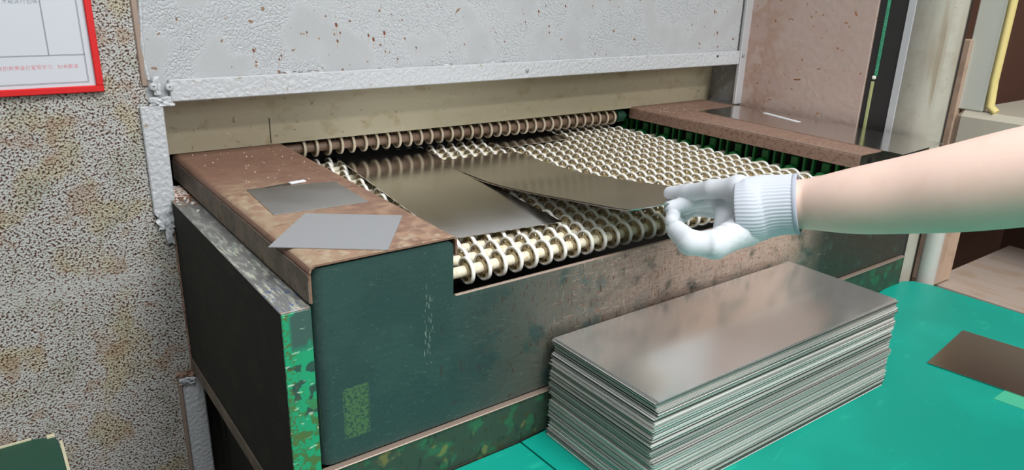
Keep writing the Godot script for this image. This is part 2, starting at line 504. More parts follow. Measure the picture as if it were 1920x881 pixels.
	for i in 60:
		var q := Vector2(rng.randf() * 512, rng.randf() * 512)
		p.line(q, q + Vector2(rng.randf_range(-26, 26), rng.randf_range(-9, 9)), c8(70, 190, 164), rng.randf_range(0.1, 0.35))
	textured(mat("green mat", Color.WHITE, 0.45), p.tex(), Vector3.ONE * 1.4, Vector3.ZERO, true)
	mat("pale green tape", c8(72, 178, 142), 0.5)
	var rn := NoiseTexture2D.new()
	rn.width = 256; rn.height = 256; rn.seamless = true
	rn.noise = FastNoiseLite.new()
	rn.noise.seed = 7
	rn.noise.frequency = 0.02
	var cr := Gradient.new()
	cr.colors = PackedColorArray([Color(0.82, 0.82, 0.82), Color(1, 1, 1)])
	rn.color_ramp = cr
	for k in [["brushed steel", c8(226, 224, 221), 0.18], ["dull steel", c8(206, 205, 204), 0.34], ["clean steel", c8(250, 247, 244), 0.2]]:
		var m := mat(k[0], k[1], k[2], 1.0)
		m.metallic = 0.88 if k[0] == "clean steel" else 1.0
		m.roughness_texture = rn
		m.uv1_triplanar = true
		m.uv1_scale = Vector3.ONE * 4.0
	mat("dusty steel", c8(186, 187, 190), 0.5, 0.75)
	mat("warm steel", c8(188, 172, 164), 0.26, 1.0)
	var ev := [c8(238, 236, 234), c8(196, 196, 194), c8(230, 230, 226), c8(84, 88, 86), c8(250, 250, 250)]
	for i in 5:
		mat("sheared edge %d" % i, ev[i], [0.5, 0.4, 0.55, 0.45, 0.3][i], [0.25, 0.6, 0.35, 0.8, 0.9][i])
	p = Paint.new(256, 256, c8(234, 232, 226))
	p.coat(noise(256, 256, 0.03, 121, "simplex", 3, true), 130, 220, c8(220, 214, 198), 0.7)
	textured(mat("white wheel plastic", Color.WHITE, 0.4), p.tex(), Vector3.ONE * 9.0, Vector3.ZERO, true)
	p = Paint.new(256, 256, c8(190, 172, 134))
	p.coat(noise(256, 256, 0.05, 122, "simplex", 3, true), 130, 210, c8(150, 122, 86), 0.7)
	p.coat(noise(256, 256, 0.05, 123, "simplex", 3, true), 176, 220, c8(96, 68, 44), 0.8)
	textured(mat("grimy wheel web", Color.WHITE, 0.85), p.tex(), Vector3.ONE * 12.0, Vector3.ZERO, true)
	p = Paint.new(256, 256, c8(220, 213, 190))
	p.coat(noise(256, 256, 0.04, 124, "simplex", 3, true), 140, 220, c8(188, 170, 128), 0.7)
	textured(mat("ivory shaft plastic", Color.WHITE, 0.45), p.tex(), Vector3.ONE * 8.0, Vector3.ZERO, true)
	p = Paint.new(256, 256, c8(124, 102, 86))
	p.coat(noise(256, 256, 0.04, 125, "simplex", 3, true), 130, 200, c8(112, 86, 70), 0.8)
	textured(mat("brown shaded plastic", Color.WHITE, 0.5), p.tex(), Vector3.ONE * 8.0, Vector3.ZERO, true)  # hold-down shaft, the shade on it painted into its brown
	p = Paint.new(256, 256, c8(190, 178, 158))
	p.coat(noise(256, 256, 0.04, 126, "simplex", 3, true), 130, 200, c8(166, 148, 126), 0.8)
	textured(mat("shaded wheel plastic", Color.WHITE, 0.45), p.tex(), Vector3.ONE * 8.0, Vector3.ZERO, true)  # darker wheel copy, shade under the hood put into the colour
	mat("shaded wheel web", c8(156, 136, 112), 0.6)  # web tone with that same shade painted in
	mat("black", c8(22, 22, 22), 0.7)
	mat("black frame", c8(38, 36, 36), 0.6)
	mat("green plastic", c8(24, 128, 62), 0.45)
	mat("dark green plastic", c8(22, 66, 48), 0.45)
	mat("seam grey", c8(60, 54, 46), 0.7)
	mat("worn edge", c8(156, 138, 126), 0.45, 0.4)
	mat("paper", c8(214, 216, 220), 0.8)
	mat("red frame", c8(206, 24, 28), 0.4)
	mat("white flake", c8(222, 212, 204), 0.8)
	mat("rust crumb", c8(150, 108, 88), 0.8)
	# taupe cabinet panel
	p = Paint.new(512, 512, c8(178, 157, 147))
	p.coat(noise(512, 512, 0.01, 131, "simplex", 4), 60, 140, c8(164, 132, 116), 0.8, ramp(512, func(u): return (0.27 - absf(u - 0.04)) * 6.0 if u < 0.5 else 0.0))  # browner beside the post, shade there put into the colour
	p.coat(noise(512, 512, 0.01, 131, "simplex", 4), 120, 200, c8(176, 152, 143), 0.8)
	p.coat(noise(512, 512, 0.04, 132, "simplex", 3), 212, 232, c8(140, 84, 46), 0.8)
	p.coat(noise(512, 512, 0.12, 133, "simplex", 2), 212, 236, c8(128, 104, 96), 0.6)
	for q in [[156, 164, 16, 3], [150, 74, 9, 2], [148, 60, 5, 2], [214, 196, 9, 2], [172, 66, 4, 1], [90, 104, 7, 2]]:
		p.line(Vector2(q[0], q[1]), Vector2(q[0] + q[2], q[1] + 2), c8(124, 72, 40), 0.8, q[3])
	with_normal(textured(mat("taupe paint", Color.WHITE, 0.5), p.tex(), Vector3(1.6, 1.6, 1)), bumps(256, 256, noise(256, 256, 0.09, 134, "simplex", 2, true), 2.0), 0.18)
	p = Paint.new(256, 512, c8(172, 168, 156))
	p.coat(noise(256, 512, 0.012, 141, "simplex", 3), 110, 230, c8(158, 150, 136), 0.5)
	p.coat(noise(256, 512, 0.06, 142, "simplex", 3), 222, 240, c8(120, 96, 70), 0.6)
	p.coat(stretched(256, 512, 1, 8, 0.015, 143, "simplex", 3), 90, 220, c8(124, 104, 82), 0.9, ramp(256, func(u): return (u - 0.4) * 3.0))
	textured(mat("stained grey column", Color.WHITE, 0.45), p.tex(), Vector3(1 / 0.2, -1 / 0.45, 1), Vector3(0.15 / 0.2, 0.5 / 0.45, 0))
	mat("silver edge", c8(186, 187, 190), 0.4, 0.2)
	p = Paint.new(64, 512, c8(52, 134, 100))
	p.coat(noise(64, 512, 0.15, 144, "simplex", 2), 120, 190, c8(84, 166, 134), 0.8)
	textured(mat("green strip", Color.WHITE, 0.5), p.tex(), Vector3.ONE * 3.0, Vector3.ZERO, true)
	mat("pale green strip", c8(168, 172, 120), 0.6)
	mat("white clip", c8(238, 238, 226), 0.4)
	# wood
	for k in [["pale wood", c8(186, 160, 140), c8(164, 138, 118), 151], ["brown wood", c8(118, 84, 62), c8(96, 68, 50), 152], ["pinkish board", c8(174, 158, 147), c8(166, 142, 120), 153]]:
		p = Paint.new(256, 256, k[1])
		p.coat(stretched(256, 256, 1, 8, 0.06, k[3], "simplex", 3), 110, 230, k[2], 0.6)
		p.coat(noise(256, 256, 0.02, k[3] + 9, "simplex", 4), 150, 215, k[2], 0.7)
		textured(mat(k[0], Color.WHITE, 0.65), p.tex(), Vector3.ONE * 2.0, Vector3.ZERO, true)
	mat("yellow foam", c8(226, 208, 138), 0.7)
	mat("wrapped panel", c8(222, 224, 214), 0.35)
	mat("wrapped box", c8(206, 200, 184), 0.3)
	mat("dark brown wood", c8(84, 56, 44), 0.6)
	mat("bottle green board", c8(30, 74, 58), 0.45)
	mat("pale edge", c8(206, 200, 170), 0.7)
	mat("white pipe", c8(190, 188, 182), 0.45)
	mat("room wall", c8(176, 176, 172), 0.8)
	mat("room ceiling", c8(206, 206, 204), 0.8)
	mat("concrete floor", c8(120, 120, 116), 0.7)
	# glove and skin
	var knit := PackedByteArray()
	knit.resize(128 * 128)
	for y in 128:
		for x in 128:
			knit[y * 128 + x] = int(128 + 80 * sin(x * TAU / 8.0) * (0.6 + 0.4 * sin(y * TAU / 6.4)))
	var kn := bumps(128, 128, knit, 2.0)
	var g := mat("white knit glove", c8(198, 202, 208), 0.8)
	g.rim_enabled = true
	g.rim = 0.3
	g.uv1_triplanar = true
	g.uv1_scale = Vector3.ONE * 45.0
	with_normal(g, kn, 0.7)
	var cu := mat("white ribbed cuff", c8(192, 197, 207), 0.85)
	cu.rim_enabled = true
	cu.rim = 0.3
	mat("grey cuff hem", c8(164, 168, 182), 0.85)
	p = Paint.new(256, 256, c8(226, 197, 183))
	p.coat(noise(256, 256, 0.02, 161, "simplex", 3, true), 120, 200, c8(220, 188, 172), 0.4)
	p.coat(noise(256, 256, 0.2, 162, "simplex", 2, true), 150, 230, c8(230, 203, 190), 0.5)
	var sk := textured(mat("skin", Color.WHITE, 0.5), p.tex(), Vector3.ONE * 5.0, Vector3.ZERO, true)
	sk.subsurf_scatter_enabled = true
	sk.subsurf_scatter_strength = 0.12
	mat("dark sleeve", c8(50, 54, 66), 0.85)

# ---------------------------------------------------------------- setting
func room() -> void:
	var slab := func(called: String, lo: Vector3, hi: Vector3, m: String, label: String) -> void:
		var mb := MB.new(Vector3.ZERO)
		mb.b = Vector3(0, -Y0 / S, 0)
		mb.box((lo + hi) / 2.0 / S + Vector3(0, -Y0 / S, 0), (hi - lo) / S)
		var o := single(called, mb, M[m], label, "", "", "structure")
		o.position = Vector3.ZERO
	slab.call("floor", Vector3(-3, -0.1, -2.6), Vector3(4.4, 0, 4.6), "concrete floor", "grey concrete floor of the workshop")
	slab.call("ceiling", Vector3(-3, 3.4, -2.6), Vector3(4.4, 3.5, 4.6), "room ceiling", "pale workshop ceiling")
	slab.call("wall_back", Vector3(-3, 0, -2.7), Vector3(4.4, 3.4, -2.6), "room wall", "plain wall behind the machine")
	slab.call("wall_left", Vector3(-3.1, 0, -2.6), Vector3(-3, 3.4, 4.6), "room wall", "plain wall on the left of the workshop")
	slab.call("wall_right", Vector3(4.4, 0, -2.6), Vector3(4.5, 3.4, 4.6), "dark brown wood", "dark brown wall on the right of the workshop")
	slab.call("wall_front", Vector3(-3, 0, 4.6), Vector3(4.4, 3.4, 4.7), "room wall", "plain wall behind the photographer")

func ceiling_light(c: Vector3, w: float, d: float, e: float, col: Color, label: String) -> void:
	# c in metres; a glowing panel under the ceiling and its light just below
	var o := Node3D.new()
	o.name = numbered("ceiling_light")
	add_child(o)
	o.position = c
	tag(o, label, "lamp")
	var mb := MB.new()
	mb.box(Vector3(0, 0.02, 0) / S, Vector3(w + 0.08, 0.06, d + 0.08) / S, 0.005)
	if c.y < 3.2:
		for k in [-1.0, 1.0]:
			mb.box(Vector3(k * w * 0.4, (3.4 - c.y) / 2.0 + 0.02, 0) / S, Vector3(0.012, 3.4 - c.y - 0.04, 0.012) / S)
	part("housing", mb, M["room ceiling"], o)
	mb = MB.new()
	mb.box(Vector3(0, -0.014, 0) / S, Vector3(w, 0.006, d) / S)
	var g := mat("lamp glow", Color.WHITE, 0.5)
	g.emission_enabled = true
	g.emission = col
	g.emission_energy_multiplier = 0.8
	part("diffuser", mb, g, o)
	var l := AreaLight3D.new()
	l.name = "area_light"
	l.area_size = Vector2(w, d)
	l.area_normalize_energy = true
	l.light_energy = e
	l.light_color = col
	l.area_range = 12.0
	l.area_attenuation = 2.0
	l.shadow_enabled = true
	l.position = Vector3(0, -0.025, 0)
	l.rotation_degrees = Vector3(-90, 0, 0)
	o.add_child(l)

func window_light(c: Vector3, w: float, h: float, yaw: float, e: float, col: Color, n: int, label: String) -> void:
	var o := Node3D.new()
	o.name = "window_%d" % n
	add_child(o)
	o.position = c
	o.rotation_degrees.y = yaw
	tag(o, label, "", "", "structure")
	var mb := MB.new()
	for k in [[0.0, h / 2, w + 0.1, 0.06], [0.0, -h / 2, w + 0.1, 0.06], [-w / 2, 0.0, 0.06, h], [w / 2, 0.0, 0.06, h], [0.0, 0.0, 0.05, h]]:
		mb.box(Vector3(k[0], k[1], 0) / S, Vector3(k[2], k[3], 0.05) / S)
	part("window_frame", mb, M["silver edge"], o)
	mb = MB.new()
	mb.box(Vector3(0, 0, 0.01) / S, Vector3(w, h, 0.006) / S)
	var g := mat("window glow", Color.WHITE, 0.3)
	g.emission_enabled = true
	g.emission = col
	g.emission_energy_multiplier = 1.5
	part("pane", mb, g, o)
	var l := AreaLight3D.new()
	l.name = "area_light"
	l.area_size = Vector2(w, h)
	l.area_normalize_energy = true
	l.light_energy = e
	l.light_color = col
	l.area_range = 12.0
	l.area_attenuation = 2.0
	l.shadow_enabled = true
	l.position = Vector3(0, 0, -0.035)
	o.add_child(l)

func screw(c: Vector3, r: float, m: Material, parent: Node3D, base: Vector3) -> void:
	var mb := MB.new(base)
	mb.lathe(c, 2, [[-0.002, r], [0.001, r], [0.003, r * 0.8], [0.0042, r * 0.3], [0.003, r * 0.22], [0.0005, r * 0.2], [0.0005, 0.0]], 16)
	part("screw", mb, m, parent)

func crumple(mb: MB, c: Vector3, s: Vector3, n: int, sd: int, rough := 0.35) -> void:
	# a bent, torn scrap of thin sheet: a plate of n by n cells pushed about by seeded noise, closed on the back
	var f := FastNoiseLite.new()
	f.seed = sd
	f.frequency = 0.9
	var front := []
	var back := []
	for i in n + 1:
		var a := PackedVector3Array()
		var b := PackedVector3Array()
		for j in n + 1:
			var u := float(j) / n - 0.5
			var v := float(i) / n - 0.5
			var k := f.get_noise_2d(j * 0.9, i * 0.9)
			var k2 := f.get_noise_2d(j * 0.9 + 40, i * 0.9)
			var p := c + Vector3((u + k2 * rough * 0.5) * s.x, -(v + f.get_noise_2d(j, 70) * rough * 0.4) * s.y, k * s.z)
			a.append(p)
			b.append(p - Vector3(0, 0, 0.0018))
		front.append(a); back.append(b)
	mb.grid(front, false, false, false)
	mb.grid(back, false, false, true)
	for i in n:
		mb.quad(front[i][0], back[i][0], back[i + 1][0], front[i + 1][0])
		mb.quad(front[i][n], front[i + 1][n], back[i + 1][n], back[i][n])
		mb.quad(front[0][i], front[0][i + 1], back[0][i + 1], back[0][i])
		mb.quad(front[n][i], back[n][i], back[n][i + 1], front[n][i + 1])

func arc(c: Vector2, r: float, from: float, to: float, n: int) -> PackedVector2Array:
	var a := PackedVector2Array()
	for i in n + 1:
		var t := lerpf(from, to, float(i) / n)
		a.append(c + Vector2(cos(t), sin(t)) * r)
	return a

func channel(mb: MB, prof: PackedVector2Array, th: float, z0: float, z1: float) -> void:
	# a folded sheet: an (x, y) line given thickness th to its right and drawn from z0 to z1
	var inner := PackedVector2Array()
	for i in prof.size():
		var t := (prof[mini(i + 1, prof.size() - 1)] - prof[maxi(i - 1, 0)]).normalized()
		inner.append(prof[i] + Vector2(t.y, -t.x) * th)
	var rows := []
	var rows2 := []
	for z in [z0, z1]:
		var a := PackedVector3Array()
		var b := PackedVector3Array()
		for i in prof.size():
			a.append(Vector3(prof[i].x, prof[i].y, z))
			b.append(Vector3(inner[i].x, inner[i].y, z))
		rows.append(a); rows2.append(b)
	for i in prof.size() - 1:
		mb.quad(rows[1][i], rows[1][i + 1], rows[0][i + 1], rows[0][i])
		mb.quad(rows2[0][i], rows2[0][i + 1], rows2[1][i + 1], rows2[1][i])
		mb.quad(rows[1][i], rows2[1][i], rows2[1][i + 1], rows[1][i + 1])
		mb.quad(rows[0][i], rows[0][i + 1], rows2[0][i + 1], rows2[0][i])

func machine() -> void:
	var base := Vector3(0.6, -1.357, -0.35)
	var t := thing("conveyor_machine", base, "long dark green conveyor bench with brown covers and a notched front panel", "machine")
	# front panel: outline with the notch, rounded at the left into the side
	var mb := MB.new(base)
	var o := PackedVector2Array([Vector2(-0.206, -0.228), Vector2(1.478, -0.228), Vector2(1.478, 0.0905)])
	o.append_array(arc(Vector2(1.163, 0.0785), 0.012, PI / 2, PI, 5))
	o.append_array(PackedVector2Array([Vector2(1.151, 0.0), Vector2(1.147, -0.004), Vector2(0.007, -0.004), Vector2(0.003, 0.0)]))
	o.append_array(arc(Vector2(-0.009, 0.0785), 0.012, 0, PI / 2, 5))
	o.append(Vector2(-0.206, 0.0905))
	mb.poly(o, 2, 0.0, 0.006)
	var rows := []
	for y in [-0.228, 0.0905]:
		var line := PackedVector3Array()
		for k in 7:
			var a := PI + PI / 2 * k / 6.0
			line.append(Vector3(-0.206 + 0.02 * cos(a), y, -0.02 - 0.02 * sin(a)))
		rows.append(line)
	mb.grid(rows, false, false, true)
	part("front_panel", mb, M["worn and lit green paint"], t)
	mb = MB.new(base)
	mb.box(Vector3(0.577, -0.0033, -0.003), Vector3(1.14, 0.003, 0.0064), 0.001)
	part("notch_lip", mb, M["worn edge"], t, "worn bright lip of the notch")
	mb = MB.new(base)
	mb.box(Vector3(-0.2235, -0.09, -0.33), Vector3(0.005, 0.36, 0.62))
	part("side_panel", mb, M["grimy brown side"], t)
	# lower strip below the seam, with a step
	mb = MB.new(base)
	mb.box(Vector3(0.626, -0.275, 0.002), Vector3(1.704, 0.084, 0.012), 0.002)
	mb.box(Vector3(0.626, -0.337, -0.001), Vector3(1.704, 0.037, 0.012), 0.002)
	part("lower_panel", mb, M["chipped green paint"], t)
	mb = MB.new(base)
	mb.box(Vector3(0.626, -0.2325, 0.0035), Vector3(1.704, 0.0026, 0.014), 0.001)
	part("seam_lip", mb, M["worn edge"], t, "pale worn edge along the seam")
	mb = MB.new(base)
	mb.box(Vector3(0.626, -0.85, -0.03), Vector3(1.70, 0.98, 0.03))
	mb.box(Vector3(0.626, -0.85, -0.62), Vector3(1.70, 0.98, 0.03))
	mb.box(Vector3(-0.205, -0.85, -0.32), Vector3(0.03, 0.98, 0.60))
	mb.box(Vector3(1.46, -0.55, -0.32), Vector3(0.03, 1.27, 0.62))
	part("lower_body", mb, M["dark grey paint"], t)
	# inside: tray and inner walls
	mb = MB.new(base)
	mb.box(Vector3(0.6, -0.13, -0.42), Vector3(1.62, 0.01, 0.83))
	mb.box(Vector3(0.6, -0.075, -0.012), Vector3(1.6, 0.12, 0.006))
	mb.box(Vector3(-0.045, -0.03, -0.42), Vector3(0.008, 0.2, 0.80))
	mb.box(Vector3(1.235, -0.03, -0.42), Vector3(0.008, 0.2, 0.80))
	mb.box(Vector3(0.6, -0.02, -0.90), Vector3(1.62, 0.24, 0.01))
	part("inner_tray", mb, M["black"], t)
	# covers
	mb = MB.new(base)
	var pr := PackedVector2Array([Vector2(-0.228, 0.042), Vector2(-0.228, 0.086)])
	pr.append_array(arc(Vector2(-0.216, 0.0852), 0.012, PI, PI / 2, 6))
	pr.append_array(arc(Vector2(0.001, 0.0902), 0.007, PI / 2, 0, 5))
	pr.append(Vector2(0.008, 0.066))
	channel(mb, pr, 0.003, -0.768, 0.003)
	var cov := part("end_cover", mb, M["scuffed rust cover"], t, "left cover, brown rust scuffed pale at the front")
	mb = MB.new(base)
	mb.box(Vector3(-0.2287, 0.0635, -0.3825), Vector3(0.0016, 0.042, 0.77))
	part("side_lip", mb, M["grimy brown side"], cov, "grimy brown outer side")
	mb = MB.new(base)
	pr = PackedVector2Array([Vector2(1.13, 0.062)])
	pr.append_array(arc(Vector2(1.137, 0.0902), 0.007, PI, PI / 2, 5))
	pr.append_array(arc(Vector2(1.468, 0.0902), 0.007, PI / 2, 0, 5))
	pr.append(Vector2(1.475, 0.05))
	channel(mb, pr, 0.003, -0.76, 0.012)
	cov = part("end_cover", mb, M["brown rusted steel"], t, "right cover, brown rusted steel")
	mb = MB.new(base)
	mb.tube(PackedVector3Array([Vector3(1.1325, 0.0955, -0.45), Vector3(1.1325, 0.0955, 0.011)]), PackedFloat32Array([0.0016, 0.0016]), PackedFloat32Array([0.0016, 0.0016]), 8)
	part("worn_edge", mb, M["worn edge"], cov, "rubbed bright bend of the cover")
	# long box hung on the left side
	mb = MB.new(base)
	mb.box(Vector3(-0.2475, -0.1565, -0.36), Vector3(0.041, 0.381, 0.715), 0.003)
	var sb := part("side_box", mb, M["dark grey paint"], t, "dark grey box hung on the left side")
	mb = MB.new(base)
	mb.box(Vector3(-0.2475, 0.0345, -0.36), Vector3(0.0425, 0.003, 0.716), 0.001)
	part("box_top", mb, M["paint-spattered steel"], sb, "top spattered with pale and blue paint")
	mb = MB.new(base)
	mb.box(Vector3(-0.2475, -0.155, -0.0025), Vector3(0.042, 0.377, 0.003), 0.001)
	part("box_end", mb, M["flaking bright green paint"], sb, "front end in flaking bright green paint")
	mb = MB.new(base)
	mb.box(Vector3(-0.2486, -0.33, -0.36), Vector3(0.042, 0.03, 0.716), 0.001)
	part("bottom_rail", mb, M["grimy brown side"], sb)
	mb = MB.new(base)
	mb.box(Vector3(-0.2683, 0.0, -0.25), Vector3(0.0008, 0.0016, 0.42))
	part("weld_line", mb, M["black"], sb)
	# bearing blocks under the right cover: every other one holds a shaft end
	for k in 18:
		var z := -0.05 - 0.0452 * k
		mb = MB.new(base)
		if k % 2 == 0:
			for s in [-1.0, 1.0]:
				mb.box(Vector3(1.172, 0.032, z + s * 0.0125), Vector3(0.012, 0.062, 0.007), 0.001)
			mb.box(Vector3(1.176, 0.06, z), Vector3(0.010, 0.006, 0.030), 0.001)
			mb.box(Vector3(1.172, -0.004, z), Vector3(0.014, 0.02, 0.034), 0.001)
		else:
			mb.box(Vector3(1.178, 0.034, z), Vector3(0.012, 0.03, 0.022), 0.002)
			mb.box(Vector3(1.172, -0.004, z), Vector3(0.02, 0.032, 0.032), 0.002)
			mb.lathe(Vector3(1.166, 0.0115, z), 0, [[-0.012, 0.0], [-0.012, 0.016], [0.004, 0.016]], 16)
			mb.box(Vector3(1.18, 0.058, z), Vector3(0.008, 0.008, 0.026), 0.001)
		part("bearing_block", mb, M["green plastic"], t)
	mb = MB.new(base)
	mb.box(Vector3(1.2, 0.02, -0.41), Vector3(0.02, 0.12, 0.82))
	part("bearing_rail", mb, M["black"], t)
	mb = MB.new(base)
	for k in 9:
		mb.box(Vector3(-0.012, 0.0115, -0.05 - 0.0452 * 2 * k), Vector3(0.02, 0.03, 0.036), 0.003)
	mb.lathe(Vector3(0.0, 0.0095, -0.05), 0, [[-0.004, 0.0], [-0.004, 0.0135], [0.0045, 0.0135], [0.0045, 0.0]], 16)
	part("left_bearings", mb, M["green plastic"], t)
	# hold-down roller bearing on the right
	mb = MB.new(base)
	mb.lathe(Vector3(1.085, 0.067, -0.778), 0, [[0.0, 0.0], [0.0, 0.019], [0.03, 0.019], [0.03, 0.008], [0.045, 0.008], [0.045, 0.0]], 8)
	part("roller_bearing", mb, M["dark green plastic"], t)

func housing() -> void:
	var base := Vector3(0.6, 0.09, -0.8)
	var t := thing("machine_housing", base, "tall off-white machine housing with blistered rusting paint above the conveyor", "machine housing")
	var mb := MB.new(base)
	mb.box(Vector3(0.589, 0.77, -0.64), Vector3(1.752, 1.08, 0.02), 0.002)
	part("front_plate", mb, M["blistered white paint"], t)
	mb = MB.new(base)
	mb.box(Vector3(0.61, 0.2505, -0.6245), Vector3(1.712, 0.042, 0.012), 0.002)
	part("edge_trim", mb, M["thick silver paint"], t, "silver-painted angle trim along the lower edge")
	mb = MB.new(base)
	mb.box(Vector3(0.61, 0.231, -0.69), Vector3(1.70, 0.004, 0.13))
	part("underside", mb, M["stained grey column"], t)
	for s in [[Vector3(-0.2745, 0.2605, -0.6175), 0.0075, "thick silver paint"], [Vector3(-0.2465, 0.2585, -0.6175), 0.0075, "thick silver paint"], [Vector3(0.6067, 0.249, -0.6185), 0.0048, "galvanised steel"], [Vector3(1.3536, 0.259, -0.6185), 0.0035, "seam grey"], [Vector3(1.479, 0.256, -0.6165), 0.0052, "galvanised steel"]]:
		screw(s[0], s[1], M[s[2]], t, base)
	# ragged flashing down the left edge
	mb = MB.new(base)
	var path := PackedVector3Array()
	var rr := PackedFloat32Array()
	for i in 40:
		path.append(Vector3(-0.279 - 0.003 * sin(i * 0.45) - 0.0001 * i, 0.272 + i * 0.014, -0.628))
		rr.append(0.0032 + 0.0012 * sin(i * 1.7))
	mb.tube(path, rr, rr, 7, Vector3.RIGHT)
	part("edge_bead", mb, M["thick silver paint"], t, "lumpy bead of paint down the left edge")
	mb = MB.new(base)
	mb.box(Vector3(-0.2865, 0.66, -0.632), Vector3(0.012, 0.80, 0.012), 0.002)
	part("edge_flashing", mb, M["worn edge"], t)
	mb = MB.new(base)
	crumple(mb, Vector3(-0.262, 0.2315, -0.62), Vector3(0.042, 0.018, 0.006), 7, 5, 0.3)
	crumple(mb, Vector3(-0.268, 0.262, -0.619), Vector3(0.012, 0.034, 0.004), 6, 9, 0.3)
	part("crumpled_corner", mb, M["thick silver paint"], t, "crumpled paint-clogged corner")
	# cream panel behind the hood opening
	mb = MB.new(base)
	mb.poly(PackedVector2Array([Vector2(-0.24, 0.0985), Vector2(1.51, 0.092), Vector2(1.51, 0.278), Vector2(-0.24, 0.278)]), 2, -0.755, 0.015)
	var cp := part("cream_panel", mb, M["stained cream paint"], t, "stained cream panel at the back of the opening")
	mb = MB.new(base)
	mb.box(Vector3(-0.0178, 0.129, -0.7548), Vector3(0.0022, 0.058, 0.0012))
	part("slit", mb, M["seam grey"], cp)
	# left post between the wall and the opening
	mb = MB.new(base)
	mb.box(Vector3(-0.2815, 0.118, -0.626), Vector3(0.041, 0.212, 0.010), 0.002)
	mb.box(Vector3(-0.2635, 0.118, -0.69), Vector3(0.004, 0.212, 0.13))
	part("corner_post", mb, M["thick silver paint"], t, "silver-painted post left of the opening")
	mb = MB.new(base)
	crumple(mb, Vector3(-0.2815, -0.002, -0.62), Vector3(0.034, 0.036, 0.010), 7, 3, 0.5)
	crumple(mb, Vector3(-0.279, -0.034, -0.62), Vector3(0.014, 0.036, 0.008), 6, 8, 0.6)
	part("torn_flashing", mb, M["thick silver paint"], t, "torn strip of painted sheet hanging below the post")
	# right post on the cover
	mb = MB.new(base)
	mb.box(Vector3(1.487, 0.66, -0.624), Vector3(0.036, 1.12, 0.012), 0.002)
	mb.box(Vector3(1.521, 0.66, -0.629), Vector3(0.034, 1.12, 0.006), 0.001)
	part("corner_post", mb, M["silver edge"], t, "silver post standing on the right cover")
	mb = MB.new(base)
	mb.box(Vector3(1.532, 0.66, -0.62), Vector3(0.012, 1.12, 0.022), 0.002)
	part("post_edge", mb, M["silver edge"], t)
	mb = MB.new(base)
	mb.box(Vector3(1.508, 0.165, -0.695), Vector3(0.004, 0.13, 0.13))
	part("inner_flange", mb, M["galvanised steel"], t, "galvanised inner flange right of the opening")
	# body closing the housing
	mb = MB.new(base)
	mb.box(Vector3(0.6, 0.76, -1.22), Vector3(1.74, 1.30, 0.80))
	part("body", mb, M["dark grey paint"], t)

func wheel(rim: String, web: String) -> ArrayMesh:
	# one wheel about the x axis: rim, and a web with six holes
	var mb := MB.new()
	mb.lathe(Vector3.ZERO, 0, [[-0.0026, 0.0195], [-0.0034, 0.0204], [-0.0034, 0.0226], [-0.0026, 0.0235], [0.0026, 0.0235], [0.0034, 0.0226], [0.0034, 0.0204], [0.0026, 0.0195]], 30)
	var me := mb.done(M[rim])
	var w := MB.new()
	w.lathe(Vector3.ZERO, 0, [[0.0026, 0.0197], [-0.0026, 0.0197]], 30)
	w.lathe(Vector3.ZERO, 0, [[-0.0042, 0.0094], [-0.0042, 0.0122], [-0.001, 0.0126]], 24)
	w.lathe(Vector3.ZERO, 0, [[0.001, 0.0126], [0.0042, 0.0122], [0.0042, 0.0094]], 24)
	for i in 30:
		for b in 3:
			if b == 1 and i % 5 < 2:
				continue
			var r0: float = [0.012, 0.0135, 0.0172][b]
			var r1: float = [0.0135, 0.0172, 0.0197][b]
			for s in [-1.0, 1.0]:
				var q := []
				for k in [[r0, i], [r1, i], [r1, i + 1], [r0, i + 1]]:
					var a: float = TAU * k[1] / 30.0
					q.append(Vector3(s * 0.0012, cos(a) * k[0], sin(a) * k[0]))
				if s > 0:
					w.quad(q[0], q[1], q[2], q[3])
				else:
					w.quad(q[3], q[2], q[1], q[0])
	return w.done(M[web], me)

func rollers() -> void:
	var ord := ["front-most", "second", "third", "fourth", "fifth", "sixth", "seventh", "eighth", "ninth", "tenth", "eleventh", "twelfth", "thirteenth", "fourteenth", "fifteenth", "sixteenth", "seventeenth", "eighteenth"]
	var wm := wheel("white wheel plastic", "grimy wheel web")
	var stained := wheel("shaded wheel plastic", "shaded wheel web")  # wheel copy with shade painted into its colours
	for k in 19:
		var top := k == 18
		var z := -0.05 - 0.0452 * k if not top else -0.778
		var y := 0.0115 if not top else 0.071
		var base := Vector3(0.58, y, z)
		var lab: String
		if top:
			lab = "hold-down roller of brownish wheels lying above the others, under the cream panel"
		elif k == 0:
			lab = "front-most conveyor roller of white plastic wheels, just behind the notch in the front panel"
		else:
			lab = "white-wheeled conveyor roller, %s row counted back from the front panel" % ord[k]
		var t := thing("hold_down_roller" if top else "conveyor_roller", base, lab, "roller", "" if top else "rows of wheeled conveyor rollers")
		if top:
			t.rotation.z = -0.009
		var mb := MB.new(base)
		mb.lathe(Vector3(0, y, z), 0, [[0.0, 0.0], [0.0, 0.0095], [1.13, 0.0095], [1.13, 0.0088], [1.172, 0.0088], [1.172, 0.0]] if not top else [[0.02, 0.0], [0.02, 0.0115], [1.09, 0.0115], [1.09, 0.0]], 18)
		part("shaft", mb, M["ivory shaft plastic"] if not top else M["brown shaded plastic"], t)
		var n := 33
		for i in n:
			var x := 0.0595 + 0.0326 * i + (0.019 if k % 2 == 1 else 0.0)
			if top:
				x = 0.062 + 0.0314 * i
			if x > 1.118:
				continue
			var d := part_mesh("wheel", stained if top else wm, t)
			d.position = Vector3(x - base.x, 0, 0) * S
			d.rotation.x = rng.randf() * TAU
			d.rotation.y = rng.randf_range(-0.03, 0.03)

